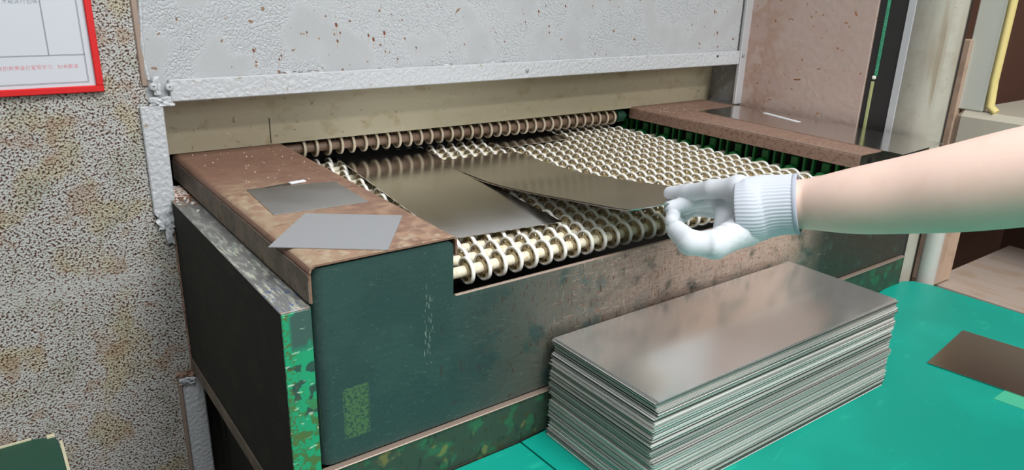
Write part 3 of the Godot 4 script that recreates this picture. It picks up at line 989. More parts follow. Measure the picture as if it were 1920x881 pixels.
func steel_sheet(called: String, c: Array, th: float, m: String, label: String, group := "") -> void:
	var base: Vector3 = (c[0] + c[2]) / 2.0
	var mb := MB.new(base)
	mb.sheet(c[0], c[1], c[2], c[3], th)
	single(called, mb, M[m], label, "metal sheet", group)

func stack() -> void:
	var n := 148
	var y0 := -0.3135
	var h := 0.1885
	var kinds := []
	for k in 10:
		# a plate .70 by .25 whose sheared edges lean a little in or out
		var mb := MB.new()
		var th := 0.00098
		var lean := rng.randf_range(-0.0007, 0.0007)
		var lean2 := rng.randf_range(-0.0007, 0.0007)
		var lo := [Vector3(-0.348, 0, 0.125), Vector3(0.348, 0, 0.125), Vector3(0.348, 0, -0.125), Vector3(-0.348, 0, -0.125)]
		var hi := []
		for i in 4:
			var p: Vector3 = lo[i]
			hi.append(Vector3(p.x + signf(p.x) * lean2, th, p.z + signf(p.z) * lean))
		mb.quad(hi[0], hi[1], hi[2], hi[3])
		mb.quad(lo[3], lo[2], lo[1], lo[0])
		var me := mb.done(M["clean steel"])
		var e := MB.new()
		for i in 4:
			var j := (i + 1) % 4
			e.quad(lo[i], lo[j], hi[j], hi[i])
		kinds.append(e.done(M["sheared edge %d" % (k % 5)], me))
	var dx := 0.0
	var dz := 0.0
	var y := y0
	for i in n:
		var o := MeshInstance3D.new()
		o.mesh = kinds[rng.randi() % 10]
		o.name = numbered("steel_sheet")
		add_child(o)
		if i % 9 == 0:
			dx = rng.randf_range(-0.004, 0.004)
			dz = rng.randf_range(-0.0025, 0.0025)
		var lift := float(i) / n
		var j := rng.randf_range(-0.002, 0.002) * (1.0 if rng.randf() < 0.75 else 2.2)
		var k := rng.randf_range(-0.0012, 0.0012)
		if i == n - 1:
			dx = 0.0; dz = 0.0; j = 0.0; k = 0.0
		o.position = at(Vector3(0.537 + dx + j + lift * 0.012, y, 0.152 + dz + k - lift * 0.012))
		o.rotation.y = rng.randf_range(-0.002, 0.002) - 0.011 * (1.0 - lift * 0.2)
		if i == n - 1:
			o.rotation.y = -0.0
		y += h / n * (0.74 + 1.04 * rng.randf() * rng.randf())
		if i == n - 1:
			tag(o, "topmost shiny steel sheet of the tall stack, reflecting the machine", "metal sheet", "steel sheets in the stack")
		elif i == 0:
			tag(o, "lowest steel sheet of the tall stack, lying on the green mat", "metal sheet", "steel sheets in the stack")
		else:
			var nth := n - 1 - i
			var suffix := "th" if nth % 100 in [11, 12, 13] else "st" if nth % 10 == 1 else "nd" if nth % 10 == 2 else "rd" if nth % 10 == 3 else "th"
			tag(o, "thin steel sheet seen by its edge, %d%s below the topmost of the tall stack" % [nth, suffix], "metal sheet", "steel sheets in the stack")

func sheets() -> void:
	var V := func(x, y, z): return Vector3(x, y, z)
	# lying on the rollers
	steel_sheet("steel_sheet", [V.call(0.077, 0.0355, -0.1375), V.call(0.313, 0.0355, -0.108), V.call(0.396, 0.0355, -0.80), V.call(0.160, 0.0355, -0.829)], 0.0012, "brushed steel", "long grey steel sheet lying flat on the left of the rollers beside the rusty cover", "steel sheets on the conveyor")
	steel_sheet("steel_sheet", [V.call(0.593, 0.0355, -0.687), V.call(0.829, 0.0355, -0.6972), V.call(0.849, 0.0355, -0.93), V.call(0.613, 0.0355, -0.92)], 0.0012, "brushed steel", "steel sheet at the back just coming out from under the hold-down roller", "steel sheets on the conveyor")
	# lifted at its front end by the hand
	var prof := [[0.0, 0.0365], [0.11, 0.0368], [0.23, 0.0405], [0.29, 0.0450], [0.34, 0.0508], [0.40, 0.0580], [0.455, 0.0655], [0.51, 0.0735], [0.56, 0.0810], [0.61, 0.0880], [0.66, 0.0950], [0.71, 0.1040]]
	var b1 := Vector2(0.3562, -0.6456)
	var b2 := Vector2(0.5883, -0.6269)
	var dir := Vector2(-0.05, 1.0).normalized()
	var base := Vector3(0.45, 0.0365, -0.3)
	for layer in 2:
		var mb := MB.new(base)
		var up := []
		var lo := []
		var off := Vector2(0.0, 0.0) if layer == 0 else Vector2(-0.0045, -0.004)
		for q in prof:
			var a := PackedVector3Array()
			var b := PackedVector3Array()
			for i in 5:
				var w: Vector2 = b1.lerp(b2, i / 4.0) + dir * float(q[0]) + off
				var y: float = q[1] - layer * 0.0022
				a.append(Vector3(w.x, y + 0.0011, w.y))
				b.append(Vector3(w.x, y, w.y))
			up.append(a); lo.append(b)
		mb.grid(up, false, false, false)
		mb.grid(lo, false, false, true)
		for i in prof.size() - 1:
			mb.quad(lo[i][0], lo[i + 1][0], up[i + 1][0], up[i][0])
			mb.quad(lo[i][4], up[i][4], up[i + 1][4], lo[i + 1][4])
		var m := prof.size() - 1
		for i in 4:
			mb.quad(lo[m][i], lo[m][i + 1], up[m][i + 1], up[m][i])
			mb.quad(lo[0][i], up[0][i], up[0][i + 1], lo[0][i + 1])
		single("steel_sheet", mb, M["brushed steel"], "curved steel sheet on top, held up at its front end by the gloved hand" if layer == 0 else "second steel sheet just under the curved one in the gloved hand", "metal sheet", "sheets lifted by the hand")
	# on the covers
	steel_sheet("steel_sheet", [V.call(-0.1908, 0.0977, -0.2364), V.call(-0.0289, 0.0977, -0.2269), V.call(-0.0247, 0.0977, -0.3801), V.call(-0.1818, 0.0977, -0.4082)], 0.0012, "dull steel", "small dusty dark grey steel plate on the left cover, farther from the front edge", "small plates on the left cover")
	steel_sheet("steel_sheet", [V.call(-0.2482, 0.0977, -0.0954), V.call(-0.1097, 0.0977, 0.0045), V.call(-0.0160, 0.0977, -0.1268), V.call(-0.1458, 0.0977, -0.2190)], 0.0012, "dusty steel", "small pale grey steel plate overhanging the front corner of the left cover", "small plates on the left cover")
	steel_sheet("steel_sheet", [V.call(1.2187, 0.0977, 0.0665), V.call(1.462, 0.0977, 0.0504), V.call(1.462, 0.0977, -0.6), V.call(1.2628, 0.0977, -0.5934)], 0.0012, "brushed steel", "long shiny steel sheet lying on the right cover and overhanging its front", "")
	steel_sheet("steel_sheet", [V.call(1.0622, -0.3125, 0.2855), V.call(1.151, -0.3125, 0.972), V.call(1.399, -0.3125, 0.94), V.call(1.3068, -0.3125, 0.2537)], 0.0014, "warm steel", "single brownish steel sheet lying flat on the green mat right of the stack", "")

func small_things() -> void:
	# a slim knife by the dusty plate
	var base := Vector3(-0.1, 0.0972, -0.405)
	var t := thing("utility_blade", base, "slim dark blade with a pale grip on the left cover behind the dusty plate", "blade")
	var tb := Basis(Vector3.UP, 0.13)
	var mb := MB.new(base)
	mb.box(Vector3(-0.125, 0.0982, -0.4035), Vector3(0.05, 0.0022, 0.009), 0.0006, tb)
	part("blade", mb, M["seam grey"], t)
	mb = MB.new(base)
	mb.box(Vector3(-0.087, 0.0992, -0.4085), Vector3(0.032, 0.0036, 0.010), 0.001, tb)
	part("grip", mb, M["paper"], t)
	mb = MB.new(Vector3(1.37, 0.099, -0.38))
	mb.box(Vector3(1.402, 0.0993, -0.395), Vector3(0.016, 0.001, 0.155), 0.0003, Basis(Vector3.UP, -0.28))
	single("white_strip", mb, M["paper"], "narrow white strip lying on the long sheet on the right cover", "white strip")  # flat white strip laid on the sheet
	# crumbs and flakes of paint
	mb = MB.new(Vector3(-0.24, 0.037, -0.6))
	for i in 230:
		var z := -0.715 + absf(rng.randfn(0, 0.055))
		var c := Vector3(rng.randf_range(-0.265, -0.232), 0.0375, z)
		mb.box(c, Vector3(rng.randf_range(0.002, 0.006), rng.randf_range(0.0015, 0.003), rng.randf_range(0.002, 0.006)), 0.0, Basis.from_euler(Vector3(rng.randf() * 0.6, rng.randf() * TAU, rng.randf() * 0.6)))
	single("paint_flakes", mb, M["white flake"], "scattered pale paint flakes on top of the side box next to the post", "debris", "", "stuff")
	mb = MB.new(Vector3(-0.24, 0.037, -0.6))
	for i in 160:
		var z := -0.715 + absf(rng.randfn(0, 0.06))
		mb.box(Vector3(rng.randf_range(-0.265, -0.23), 0.0373, z), Vector3(0.004, 0.002, 0.004) * rng.randf_range(0.5, 1.3), 0.0, Basis.from_euler(Vector3(rng.randf(), rng.randf() * TAU, 0)))
	single("rust_crumbs", mb, M["rust crumb"], "brown rust crumbs among the pale flakes on the side box", "debris", "", "stuff")
	mb = MB.new(Vector3(-0.1, 0.0975, -0.6))
	for i in 46:
		mb.box(Vector3(rng.randf_range(-0.21, 0.0), 0.0978, rng.randf_range(-0.74, -0.42)), Vector3(0.0014, 0.0008, 0.0014) * rng.randf_range(0.5, 1.5), 0.0, Basis(Vector3.UP, rng.randf() * TAU))
	for i in 40:
		mb.box(Vector3(rng.randf_range(1.15, 1.3), 0.0978, rng.randf_range(-0.74, -0.55)), Vector3(0.0014, 0.0008, 0.0014) * rng.randf_range(0.5, 1.5), 0.0, Basis(Vector3.UP, rng.randf() * TAU))
	single("dust_specks", mb, M["white flake"], "white specks of dust sprinkled over the brown covers", "debris", "", "stuff")

func table() -> void:
	var base := Vector3(0.7, -1.357, 0.6)
	var t := thing("work_table", base, "work table in front of the machine, under the green mat", "table")
	var mb := MB.new(base)
	mb.box(Vector3(0.62, -0.337, 0.64), Vector3(1.84, 0.035, 1.24), 0.003)
	part("tabletop", mb, M["dark grey paint"], t)
	for x in [-0.25, 1.48]:
		for z in [0.07, 1.2]:
			mb = MB.new(base)
			mb.box(Vector3(x, -0.855, z), Vector3(0.05, 1.0, 0.05), 0.003)
			part("leg", mb, M["dark grey paint"], t)
	mb = MB.new(Vector3(0.8, -0.319, 0.6))
	var o := PackedVector2Array([Vector2(0.137, 0.016), Vector2(0.215, 0.010), Vector2(1.36, 0.012)])
	o.append_array(PackedVector2Array([Vector2(1.40, 0.008), Vector2(1.45, 0.004), Vector2(1.50, 0.006), Vector2(1.53, 0.025), Vector2(1.545, 0.07), Vector2(1.55, 0.3), Vector2(1.55, 1.26), Vector2(0.16, 1.26)]))
	mb.poly(o, 1, -0.3138, 0.0045)
	single("green_mat", mb, M["green mat"], "big bright green mat under the stack of sheets", "mat")
	mb = MB.new(Vector3(-0.1, -0.32, 0.6))
	mb.poly(PackedVector2Array([Vector2(-0.3, 0.014), Vector2(0.1345, 0.015), Vector2(0.1575, 1.26), Vector2(-0.3, 1.26)]), 1, -0.3155, 0.003)
	single("green_mat", mb, M["green mat"], "smaller green mat left of the stack, butted against the big one", "mat")
	mb = MB.new(Vector3(1.15, -0.313, 0.46))
	mb.sheet(Vector3(1.067, -0.3137, 0.75), Vector3(1.125, -0.3137, 0.75), Vector3(1.0835, -0.3137, 0.435), Vector3(1.027, -0.3137, 0.436), 0.0006)
	single("tape_strip", mb, M["pale green tape"], "strip of pale green tape on the green mat under the single brownish sheet", "tape")

func left_side() -> void:
	# the rusted sheet wall left of the machine, with a ragged right edge below the post
	var mb := MB.new(Vector3(-0.7, -1.357, -0.63))
	var o := PackedVector2Array([Vector2(-1.6, 1.3), Vector2(-1.6, -1.357)])
	o.append_array(PackedVector2Array([Vector2(-0.30, -1.357), Vector2(-0.30, -0.356), Vector2(-0.283, -0.352), Vector2(-0.272, -0.345), Vector2(-0.2655, -0.32), Vector2(-0.267, -0.29), Vector2(-0.2645, -0.22), Vector2(-0.266, -0.12), Vector2(-0.264, -0.03), Vector2(-0.266, 0.04), Vector2(-0.28, 0.06), Vector2(-0.28, 1.3)]))
	mb.poly(o, 2, -0.63, 0.01)
	single("wall_left", mb, M["rusty hammered steel"], "grey hammered steel wall sheet speckled all over with rust", "", "", "structure")
	mb = MB.new(Vector3(-0.265, -0.2, -0.628))
	for i in 9:
		var y := 0.0 - i * 0.04
		crumple(mb, Vector3(-0.2672, y - 0.02, -0.626), Vector3(0.008, 0.046, 0.004), 5, 30 + i, 0.5)
	crumple(mb, Vector3(-0.279, -0.35, -0.622), Vector3(0.045, 0.014, 0.008), 6, 44, 0.5)
	single("trim_1", mb, M["brown rusted steel"], "torn rusty edge of the wall sheet beside the side box", "", "", "structure")
	# lower post
	var base := Vector3(-0.27, -1.357, -0.64)
	mb = MB.new(base)
	mb.box(Vector3(-0.272, -0.86, -0.634), Vector3(0.046, 0.99, 0.012), 0.003)
	var t: Node3D = single("trim_2", mb, M["thick silver paint"], "hammered silver post below the torn wall edge", "", "", "structure")
	mb = MB.new(base)
	mb.box(Vector3(-0.298, -0.87, -0.628), Vector3(0.008, 1.0, 0.012), 0.002)
	part("bead", mb, M["worn edge"], t)
	mb = MB.new(base)
	mb.box(Vector3(-0.225, -0.88, -0.68), Vector3(0.05, 0.95, 0.01))
	part("back_plate", mb, M["dark grey paint"], t)
	mb = MB.new(base)
	crumple(mb, Vector3(-0.285, -0.365, -0.62), Vector3(0.03, 0.016, 0.008), 6, 50, 0.5)
	part("torn_top", mb, M["thick silver paint"], t)
	# poster
	base = Vector3(-0.53, 0.256, -0.62)
	t = thing("poster_frame", base, "red framed notice hanging on the rusty wall, printed with a table", "poster")
	mb = MB.new(base)
	var x0 := -0.80
	var x1 := -0.3560
	var y0 := 0.2565
	var y1 := 0.88
	var fw := 0.0115
	for k in [[(x0 + x1) / 2, y0 + fw / 2, x1 - x0, fw], [(x0 + x1) / 2, y1 - fw / 2, x1 - x0, fw], [x0 + fw / 2, (y0 + y1) / 2, fw, y1 - y0 - 2 * fw], [x1 - fw / 2, (y0 + y1) / 2, fw, y1 - y0 - 2 * fw]]:
		mb.box(Vector3(k[0], k[1], -0.624), Vector3(k[2], k[3], 0.012), 0.0015)
	part("frame", mb, M["red frame"], t)
	mb = MB.new(base)
	mb.box(Vector3((x0 + x1) / 2, (y0 + y1) / 2, -0.6265), Vector3(x1 - x0 - 0.02, y1 - y0 - 0.02, 0.003))
	part("sheet", mb, poster_print(x0, x1, y0, y1), t, "white sheet with a ruled table and Chinese text")
	# dark green board at the lower left
	base = Vector3(-0.75, -0.41, -0.4)
	t = thing("green_board", base, "dark green board with a chipped pale edge at the foot of the rusty wall", "board")
	mb = MB.new(base)
	var g := PackedVector2Array([Vector2(-1.1, -0.615), Vector2(-0.575, -0.618), Vector2(-0.54, -0.606), Vector2(-0.533, -0.59), Vector2(-0.527, -0.44), Vector2(-0.527, 0.1), Vector2(-1.1, 0.1)])
	mb.poly(g, 1, -0.40, 0.02)
	part("top", mb, M["bottle green board"], t)
	mb = MB.new(base)
	mb.box(Vector3(-0.84, -0.4, -0.619), Vector3(0.53, 0.006, 0.004))
	mb.box(Vector3(-0.5265, -0.4, -0.24), Vector3(0.005, 0.006, 0.68), 0.0, Basis(Vector3.UP, 0.006))
	mb.box(Vector3(-0.543, -0.398, -0.608), Vector3(0.014, 0.006, 0.008), 0.001)
	part("chipped_edge", mb, M["pale edge"], t, "pale chipped edge")
	mb = MB.new(base)
	for x in [-1.05, -0.57]:
		for z in [-0.56, 0.05]:
			mb.box(Vector3(x, -0.885, z), Vector3(0.04, 0.94, 0.04))
	part("legs", mb, M["dark grey paint"], t)

func poster_print(x0: float, x1: float, y0: float, y1: float) -> StandardMaterial3D:
	# ruled lines and lettering; strokes of each character on a grid of ten
	var hz := {
		"guo": "2,1 3,2;1,4 3,4 2,6 1,9 4,8 9,9;4,3 9,3;7,1 7,7 6,6;5,4 6,6", "de": "2,0 1,2;1,2 1,9;1,2 4,2 4,9;1,5 4,5;1,9 4,9;6,0 5,3;6,2 9,2 9,8 8,9;6,5 7,6",
		"yi": "2,1 8,1 8,3 2,3;2,0 2,4 8,4;1,6 9,6;3,5 3,7 1,9;7,5 7,9", "chang": "5,0 5,2;2,0 3,1;8,0 7,1;1,4 1,2 9,2 9,4;3,3 7,3 7,5 3,5 3,3;2,9 2,6 8,6 8,8;5,5 5,9",
		"jin": "1,1 2,2;1,4 2,4 2,8;1,9 3,8 9,9;4,2 9,2;4,5 9,5;5,0 5,5 4,8;7,0 7,8", "xing": "3,0 1,3;3,3 1,5;2,4 2,9;5,1 9,1;4,4 9,4;7,4 7,9 6,8",
		"xuan": "5,0 5,1;1,3 1,1 9,1 9,3;2,3 8,3;3,4 7,4 7,7 3,7 3,4;3,6 7,6;1,9 9,9", "dao": "2,0 8,0 8,2 2,2;2,0 2,4 9,4;1,6 9,6;7,5 7,9 6,9;3,7 4,8",
		"xue": "2,0 3,1;5,0 5,1;8,0 7,1;1,4 1,2 9,2 9,4;3,4 7,4 5,6;1,7 9,7;5,6 5,9 4,9", "xi": "1,1 9,1 8,9 7,8;3,3 5,4;2,7 6,5", "comma": "2,8 3,8 2,9",
		"ru": "2,0 1,6 4,9;4,3 1,9;0,3 4,3;6,3 9,3 9,8 6,8 6,3", "you": "1,2 9,2;5,0 1,6;3,4 3,9;3,4 8,4 8,9 7,9;3,5 8,5;3,7 8,7",
		"xin": "3,0 3,1;0,1 5,1;1,2 2,3;4,2 3,3;0,4 5,4;0,6 5,6;3,4 3,9;2,7 1,8;4,7 5,8;9,0 6,1 6,6 5,9;6,4 9,4;8,4 8,9", "cai": "1,3 9,3;6,0 6,9 5,8;6,3 1,8",
		"neng": "3,0 1,2 4,2;1,4 4,4 4,9;1,4 1,9;1,6 4,6;1,7 4,7;6,0 6,3 9,4;9,1 6,2;6,5 6,9 9,9;9,6 6,7", "bao": "3,0 1,3;2,2 9,2 9,6 8,7;2,4 6,4 6,6 2,6;2,4 2,9 9,9 9,8",
		"zhuang": "2,0 2,4;0,1 1,2;0,4 2,3;6,0 6,4;4,1 9,1;4,4 8,4;1,5 9,5;5,4 5,5 1,8;3,7 3,9 5,8;6,6 9,9;8,6 6,7"}
	var w := 1240
	var h := 1740
	var k := w / (x1 - x0)
	var p := Paint.new(w, h, c8(196, 200, 208))
	var px := func(x: float, y: float) -> Vector2: return Vector2((x - x0) * k, (y1 - y) * k)
	var ink := c8(52, 56, 64)
	for q in [[-0.378, 0.88, -0.378, 0.2745], [-0.3795, 0.88, -0.3795, 0.2760], [-0.432, 0.88, -0.432, 0.3236], [-0.4332, 0.88, -0.4332, 0.3236], [-0.79, 0.3236, -0.378, 0.3236], [-0.79, 0.3224, -0.378, 0.3224], [-0.79, 0.2760, -0.3795, 0.2760], [-0.79, 0.2745, -0.378, 0.2745]]:
		p.line(px.call(q[0], q[1]), px.call(q[2], q[3]), ink, 0.75, 1.6)
	var write := func(word: String, x: float, y: float, size: float, c: Color, a: float) -> void:
		for ch in word.split(" "):
			if hz.has(ch):
				for stroke in String(hz[ch]).split(";"):
					var last := Vector2.INF
					for pt in stroke.split(" "):
						var f := pt.split_floats(",")
						var m: Vector2 = px.call(x + f[0] / 10.0 * size, y + (1.0 - f[1] / 10.0) * size)
						if last != Vector2.INF:
							p.line(last, m, c, a, 1.5)
						last = m
			x += size * 1.04
	write.call("guo de yi chang jin xing xuan dao xue xi comma ru you xin jin", -0.5105, 0.2995, 0.0077, c8(196, 96, 104), 0.8)
	write.call("cai neng jin xing bao zhuang", -0.4865, 0.4085, 0.0083, c8(86, 90, 100), 0.7)
	var m := mat("printed notice", Color.WHITE, 0.6)
	return textured(m, p.tex(), Vector3(1 / (x1 - x0), -1 / (y1 - y0), 1), Vector3(-x0 / (x1 - x0), y1 / (y1 - y0), 0))

func right_side() -> void:
	var base := Vector3(1.7, -1.357, -0.3)
	var t := thing("side_cabinet", base, "tall taupe cabinet with a black upright and a green strip, right of the machine", "cabinet")
	var mb := MB.new(base)
	mb.box(Vector3(1.51, -0.03, -0.42), Vector3(0.02, 2.65, 0.42), 0.002)
	part("panel", mb, M["taupe paint"], t, "taupe painted panel")
	mb = MB.new(base)
	mb.box(Vector3(1.512, -0.03, -0.166), Vector3(0.016, 2.65, 0.084), 0.001)
	part("black_upright", mb, M["black frame"], t)
	mb = MB.new(base)
	mb.box(Vector3(1.503, 0.6, -0.1835), Vector3(0.006, 0.72, 0.0085), 0.001)
	part("green_strip", mb, M["green strip"], t)
	mb = MB.new(base)
	mb.box(Vector3(1.503, 0.0, -0.1885), Vector3(0.006, 0.45, 0.0085), 0.001)
	part("pale_strip", mb, M["pale green strip"], t)
	mb = MB.new(base)
	mb.box(Vector3(1.5, 0.236, -0.186), Vector3(0.007, 0.010, 0.010), 0.002)
	part("clip", mb, M["white clip"], t)
	# a rounded grey column
	mb = MB.new(base)
	var rows := []
	for y in [-1.35, 1.3]:
		var line := PackedVector3Array()
		for k in 13:
			var a := PI * 0.5 + PI * 0.5 * k / 12.0
			line.append(Vector3(1.56 + 0.062 * cos(a), y, -0.06 + 0.06 * sin(a)))
		line.append(Vector3(1.498, y, -0.122))
		line.append(Vector3(1.56, y, -0.122))
		rows.append(line)
	mb.grid(rows, false, true, true)
	part("column", mb, M["stained grey column"], t, "rounded grey column with brown stains")
	mb = MB.new(base)
	mb.box(Vector3(1.4975, -0.03, -0.117), Vector3(0.005, 2.65, 0.020), 0.001)
	part("silver_edge", mb, M["silver edge"], t)
	mb = MB.new(base)
	mb.box(Vector3(1.572, -0.03, -0.014), Vector3(0.018, 2.65, 0.02), 0.003)
	part("dark_edge", mb, M["black frame"], t)
	mb = MB.new(base)
	mb.box(Vector3(1.68, -0.03, -0.38), Vector3(0.30, 2.65, 0.48))
	part("body", mb, M["dark grey paint"], t)
	# dark profile and pipe below, right of the front panel
	mb = MB.new(Vector3(1.52, -1.357, 0.0))
	mb.box(Vector3(1.494, -0.64, -0.02), Vector3(0.026, 1.43, 0.03), 0.003)
	mb.box(Vector3(1.535, -0.64, -0.03), Vector3(0.045, 1.43, 0.03), 0.003)
	single("steel_upright", mb, M["black frame"], "dark steel upright at the right end of the green front panel", "upright")
	mb = MB.new(Vector3(1.61, -1.357, 0.0))
	mb.lathe(Vector3(1.585, -1.355, 0.03), 1, [[0.0, 0.0], [0.0, 0.024], [1.4, 0.024], [1.4, 0.0]], 24)
	single("pipe", mb, M["white pipe"], "pale vertical pipe between the dark upright and the wooden post", "pipe")
	# wooden post and board shelf
	base = Vector3(1.8, -1.357, -0.1)
	t = thing("wooden_shelf", base, "pinkish board shelf with a thick pale wooden post, behind the green mat at right", "shelf")
	mb = MB.new(base)
	mb.box(Vector3(1.815, -0.21, -0.062), Vector3(0.10, 0.37, 0.10), 0.004)
	part("post", mb, M["pale wood"], t)
	mb = MB.new(base)
	mb.box(Vector3(2.11, -0.418, 0.36), Vector3(0.62, 0.035, 0.83), 0.003)
	part("board", mb, M["pinkish board"], t)
	for z in [0.0, 0.7]:
		mb = MB.new(base)
		mb.box(Vector3(1.86, -0.895, z), Vector3(0.06, 0.92, 0.06), 0.003)
		mb.box(Vector3(2.36, -0.895, z), Vector3(0.06, 0.92, 0.06), 0.003)
		part("trestle", mb, M["dark brown wood"], t)
	# packed panels above
	base = Vector3(2.3, -1.357, -0.1)
	t = thing("brown_rack", base, "dark brown wooden rack at the right edge behind the arm", "rack")
	mb = MB.new(base)
	mb.box(Vector3(2.08, -0.2, -0.30), Vector3(0.10, 2.3, 0.12), 0.004)
	part("upright", mb, M["brown wood"], t)
	mb = MB.new(base)
	mb.box(Vector3(2.12, -0.3, -0.212), Vector3(0.06, 1.25, 0.025), 0.004)
	part("batten", mb, M["pale wood"], t)
	mb = MB.new(base)
	mb.box(Vector3(2.75, 0.2, -0.32), Vector3(1.2, 2.0, 0.04))
	mb.box(Vector3(3.1, 0.2, 0.5), Vector3(0.04, 3.0, 1.6))
	part("back_board", mb, M["dark brown wood"], t)
	mb = MB.new(base)
	mb.box(Vector3(2.55, -0.12, 0.12), Vector3(0.9, 0.03, 0.66), 0.003)
	part("shelf_board", mb, M["dark brown wood"], t)
	base = Vector3(2.4, -0.1, 0.0)
	t = thing("wrapped_box", base, "pale box wrapped in clear film on the brown rack, just above the forearm", "box")
	mb = MB.new(base)
	mb.box(Vector3(2.42, 0.0, 0.10), Vector3(0.66, 0.20, 0.60), 0.02)
	part("body", mb, M["wrapped box"], t)
	mb = MB.new(base)
	for i in 7:
		crumple(mb, Vector3(2.1 + 0.05 * i, 0.06 - 0.02 * (i % 3), 0.402), Vector3(0.09, 0.09, 0.02), 6, 60 + i, 0.5)
	var film := mat("clear film", Color(0.95, 0.96, 0.92, 0.25), 0.2)
	film.transparency = BaseMaterial3D.TRANSPARENCY_ALPHA
	part("film", mb, film, t, "creased clear film")
	base = Vector3(2.2, 0.1, -0.14)
	t = thing("wrapped_board", base, "upright film-wrapped panel edged with yellow foam, standing on the wrapped box", "panel")
	mb = MB.new(base)
	mb.box(Vector3(2.12, 0.46, -0.168), Vector3(0.03, 0.72, 0.082), 0.004)
	part("panel", mb, M["wrapped panel"], t)
	mb = MB.new(base)
	mb.tube(PackedVector3Array([Vector3(2.118, 0.102, -0.09), Vector3(2.118, 0.12, -0.112), Vector3(2.118, 0.2, -0.117), Vector3(2.118, 0.82, -0.117)]), PackedFloat32Array([0.012, 0.013, 0.012, 0.012]), PackedFloat32Array([0.018, 0.018, 0.018, 0.018]), 10, Vector3.BACK)
	part("foam_edge", mb, M["yellow foam"], t, "yellow foam edge")

# ---------------------------------------------------------------- the gloved hand
func surface_nets(chains: Array, cell: float, k: float) -> Array:
	# chains: arrays of [joint, radius]; each chain is a run of tapered capsules, smoothly joined with the first chain, then merged
	var lo := Vector3.INF
	var hi := -Vector3.INF
	for ch in chains:
		for j in ch:
			lo = lo.min(j[0] - Vector3.ONE * (j[1] + 3 * cell))
			hi = hi.max(j[0] + Vector3.ONE * (j[1] + 3 * cell))
	var nx := int((hi.x - lo.x) / cell) + 2
	var ny := int((hi.y - lo.y) / cell) + 2
	var nz := int((hi.z - lo.z) / cell) + 2
	var sum := PackedFloat32Array()
	sum.resize(nx * ny * nz)
	var sums := []
	for c in chains.size():
		var ch: Array = chains[c]
		# the first five chains are fingers and keep fields of their own, the rest build the palm
		if c < 5 or c == 5:
			sum = PackedFloat32Array()
			sum.resize(nx * ny * nz)
		for i in maxi(ch.size() - 1, 1):
			var a: Vector3 = ch[i][0]
			var b: Vector3 = ch[mini(i + 1, ch.size() - 1)][0]
			var ra: float = ch[i][1]
			var rb: float = ch[mini(i + 1, ch.size() - 1)][1]
			var pad := maxf(ra, rb) + 4 * k + cell
			var c0 := ((a.min(b) - Vector3.ONE * pad - lo) / cell).floor()
			var c1 := ((a.max(b) + Vector3.ONE * pad - lo) / cell).ceil()
			var ab := b - a
			var l2 := maxf(ab.length_squared(), 1e-9)
			for x in range(maxi(int(c0.x), 0), mini(int(c1.x), nx - 1) + 1):
				for y in range(maxi(int(c0.y), 0), mini(int(c1.y), ny - 1) + 1):
					for z in range(maxi(int(c0.z), 0), mini(int(c1.z), nz - 1) + 1):
						var p := lo + Vector3(x, y, z) * cell
						var t := clampf((p - a).dot(ab) / l2, 0.0, 1.0)
						var d := p.distance_to(a + ab * t) - lerpf(ra, rb, t)
						if d < 5 * k:
							sum[(x * ny + y) * nz + z] += exp(-d / k)
		if c < 5 or c == chains.size() - 1:
			sums.append(sum)
	# inside where the sum passes 1
	var f := PackedFloat32Array()
	f.resize(sum.size())
	var palm: PackedFloat32Array = sums[5]
	for i in f.size():
		var most := maxf(maxf(maxf(sums[0][i], sums[1][i]), maxf(sums[2][i], sums[3][i])), sums[4][i])
		f[i] = -k * log(maxf(palm[i] + most, 1e-7))
	var at_cell := {}
	var pts := PackedVector3Array()
	var nrm := PackedVector3Array()
	for x in nx - 1:
		for y in ny - 1:
			var o := (x * ny + y) * nz
			for z in nz - 1:
				var s0 := f[o + z] < 0
				var same := true
				var v := [f[o + z], f[o + z + 1], f[o + nz + z], f[o + nz + z + 1], 0.0, 0.0, 0.0, 0.0]
				var o2 := o + ny * nz
				v[4] = f[o2 + z]; v[5] = f[o2 + z + 1]; v[6] = f[o2 + nz + z]; v[7] = f[o2 + nz + z + 1]
				for q in 8:
					if (v[q] < 0) != s0:
						same = false
						break
				if same:
					continue
				var acc := Vector3.ZERO
				var n := 0
				for e in [[0, 1], [2, 3], [4, 5], [6, 7], [0, 2], [1, 3], [4, 6], [5, 7], [0, 4], [1, 5], [2, 6], [3, 7]]:
					var fa: float = v[e[0]]
					var fb: float = v[e[1]]
					if (fa < 0) != (fb < 0):
						var t := fa / (fa - fb)
						var pa := Vector3(e[0] >> 2, (e[0] >> 1) & 1, e[0] & 1)
						var pb := Vector3(e[1] >> 2, (e[1] >> 1) & 1, e[1] & 1)
						acc += pa.lerp(pb, t)
						n += 1
				at_cell[o + z] = pts.size()
				pts.append(lo + (Vector3(x, y, z) + acc / n) * cell)
				nrm.append(Vector3(v[4] + v[5] + v[6] + v[7] - v[0] - v[1] - v[2] - v[3], v[2] + v[3] + v[6] + v[7] - v[0] - v[1] - v[4] - v[5], v[1] + v[3] + v[5] + v[7] - v[0] - v[2] - v[4] - v[6]).normalized())
	var quads := []
	var st := [ny * nz, nz, 1]
	for key in at_cell:
		for ax in 3:
			# the edge from this cell's low corner along ax
			var u: int = st[(ax + 1) % 3]
			var w: int = st[(ax + 2) % 3]
			var fa := f[key]
			var fb := f[key + st[ax]]
			if (fa < 0) == (fb < 0):
				continue
			if at_cell.has(key - u) and at_cell.has(key - w) and at_cell.has(key - u - w):
				var q := [at_cell[key], at_cell[key - u], at_cell[key - u - w], at_cell[key - w]]
				quads.append(q if fa < 0 else [q[0], q[3], q[2], q[1]])
	return [pts, nrm, quads]

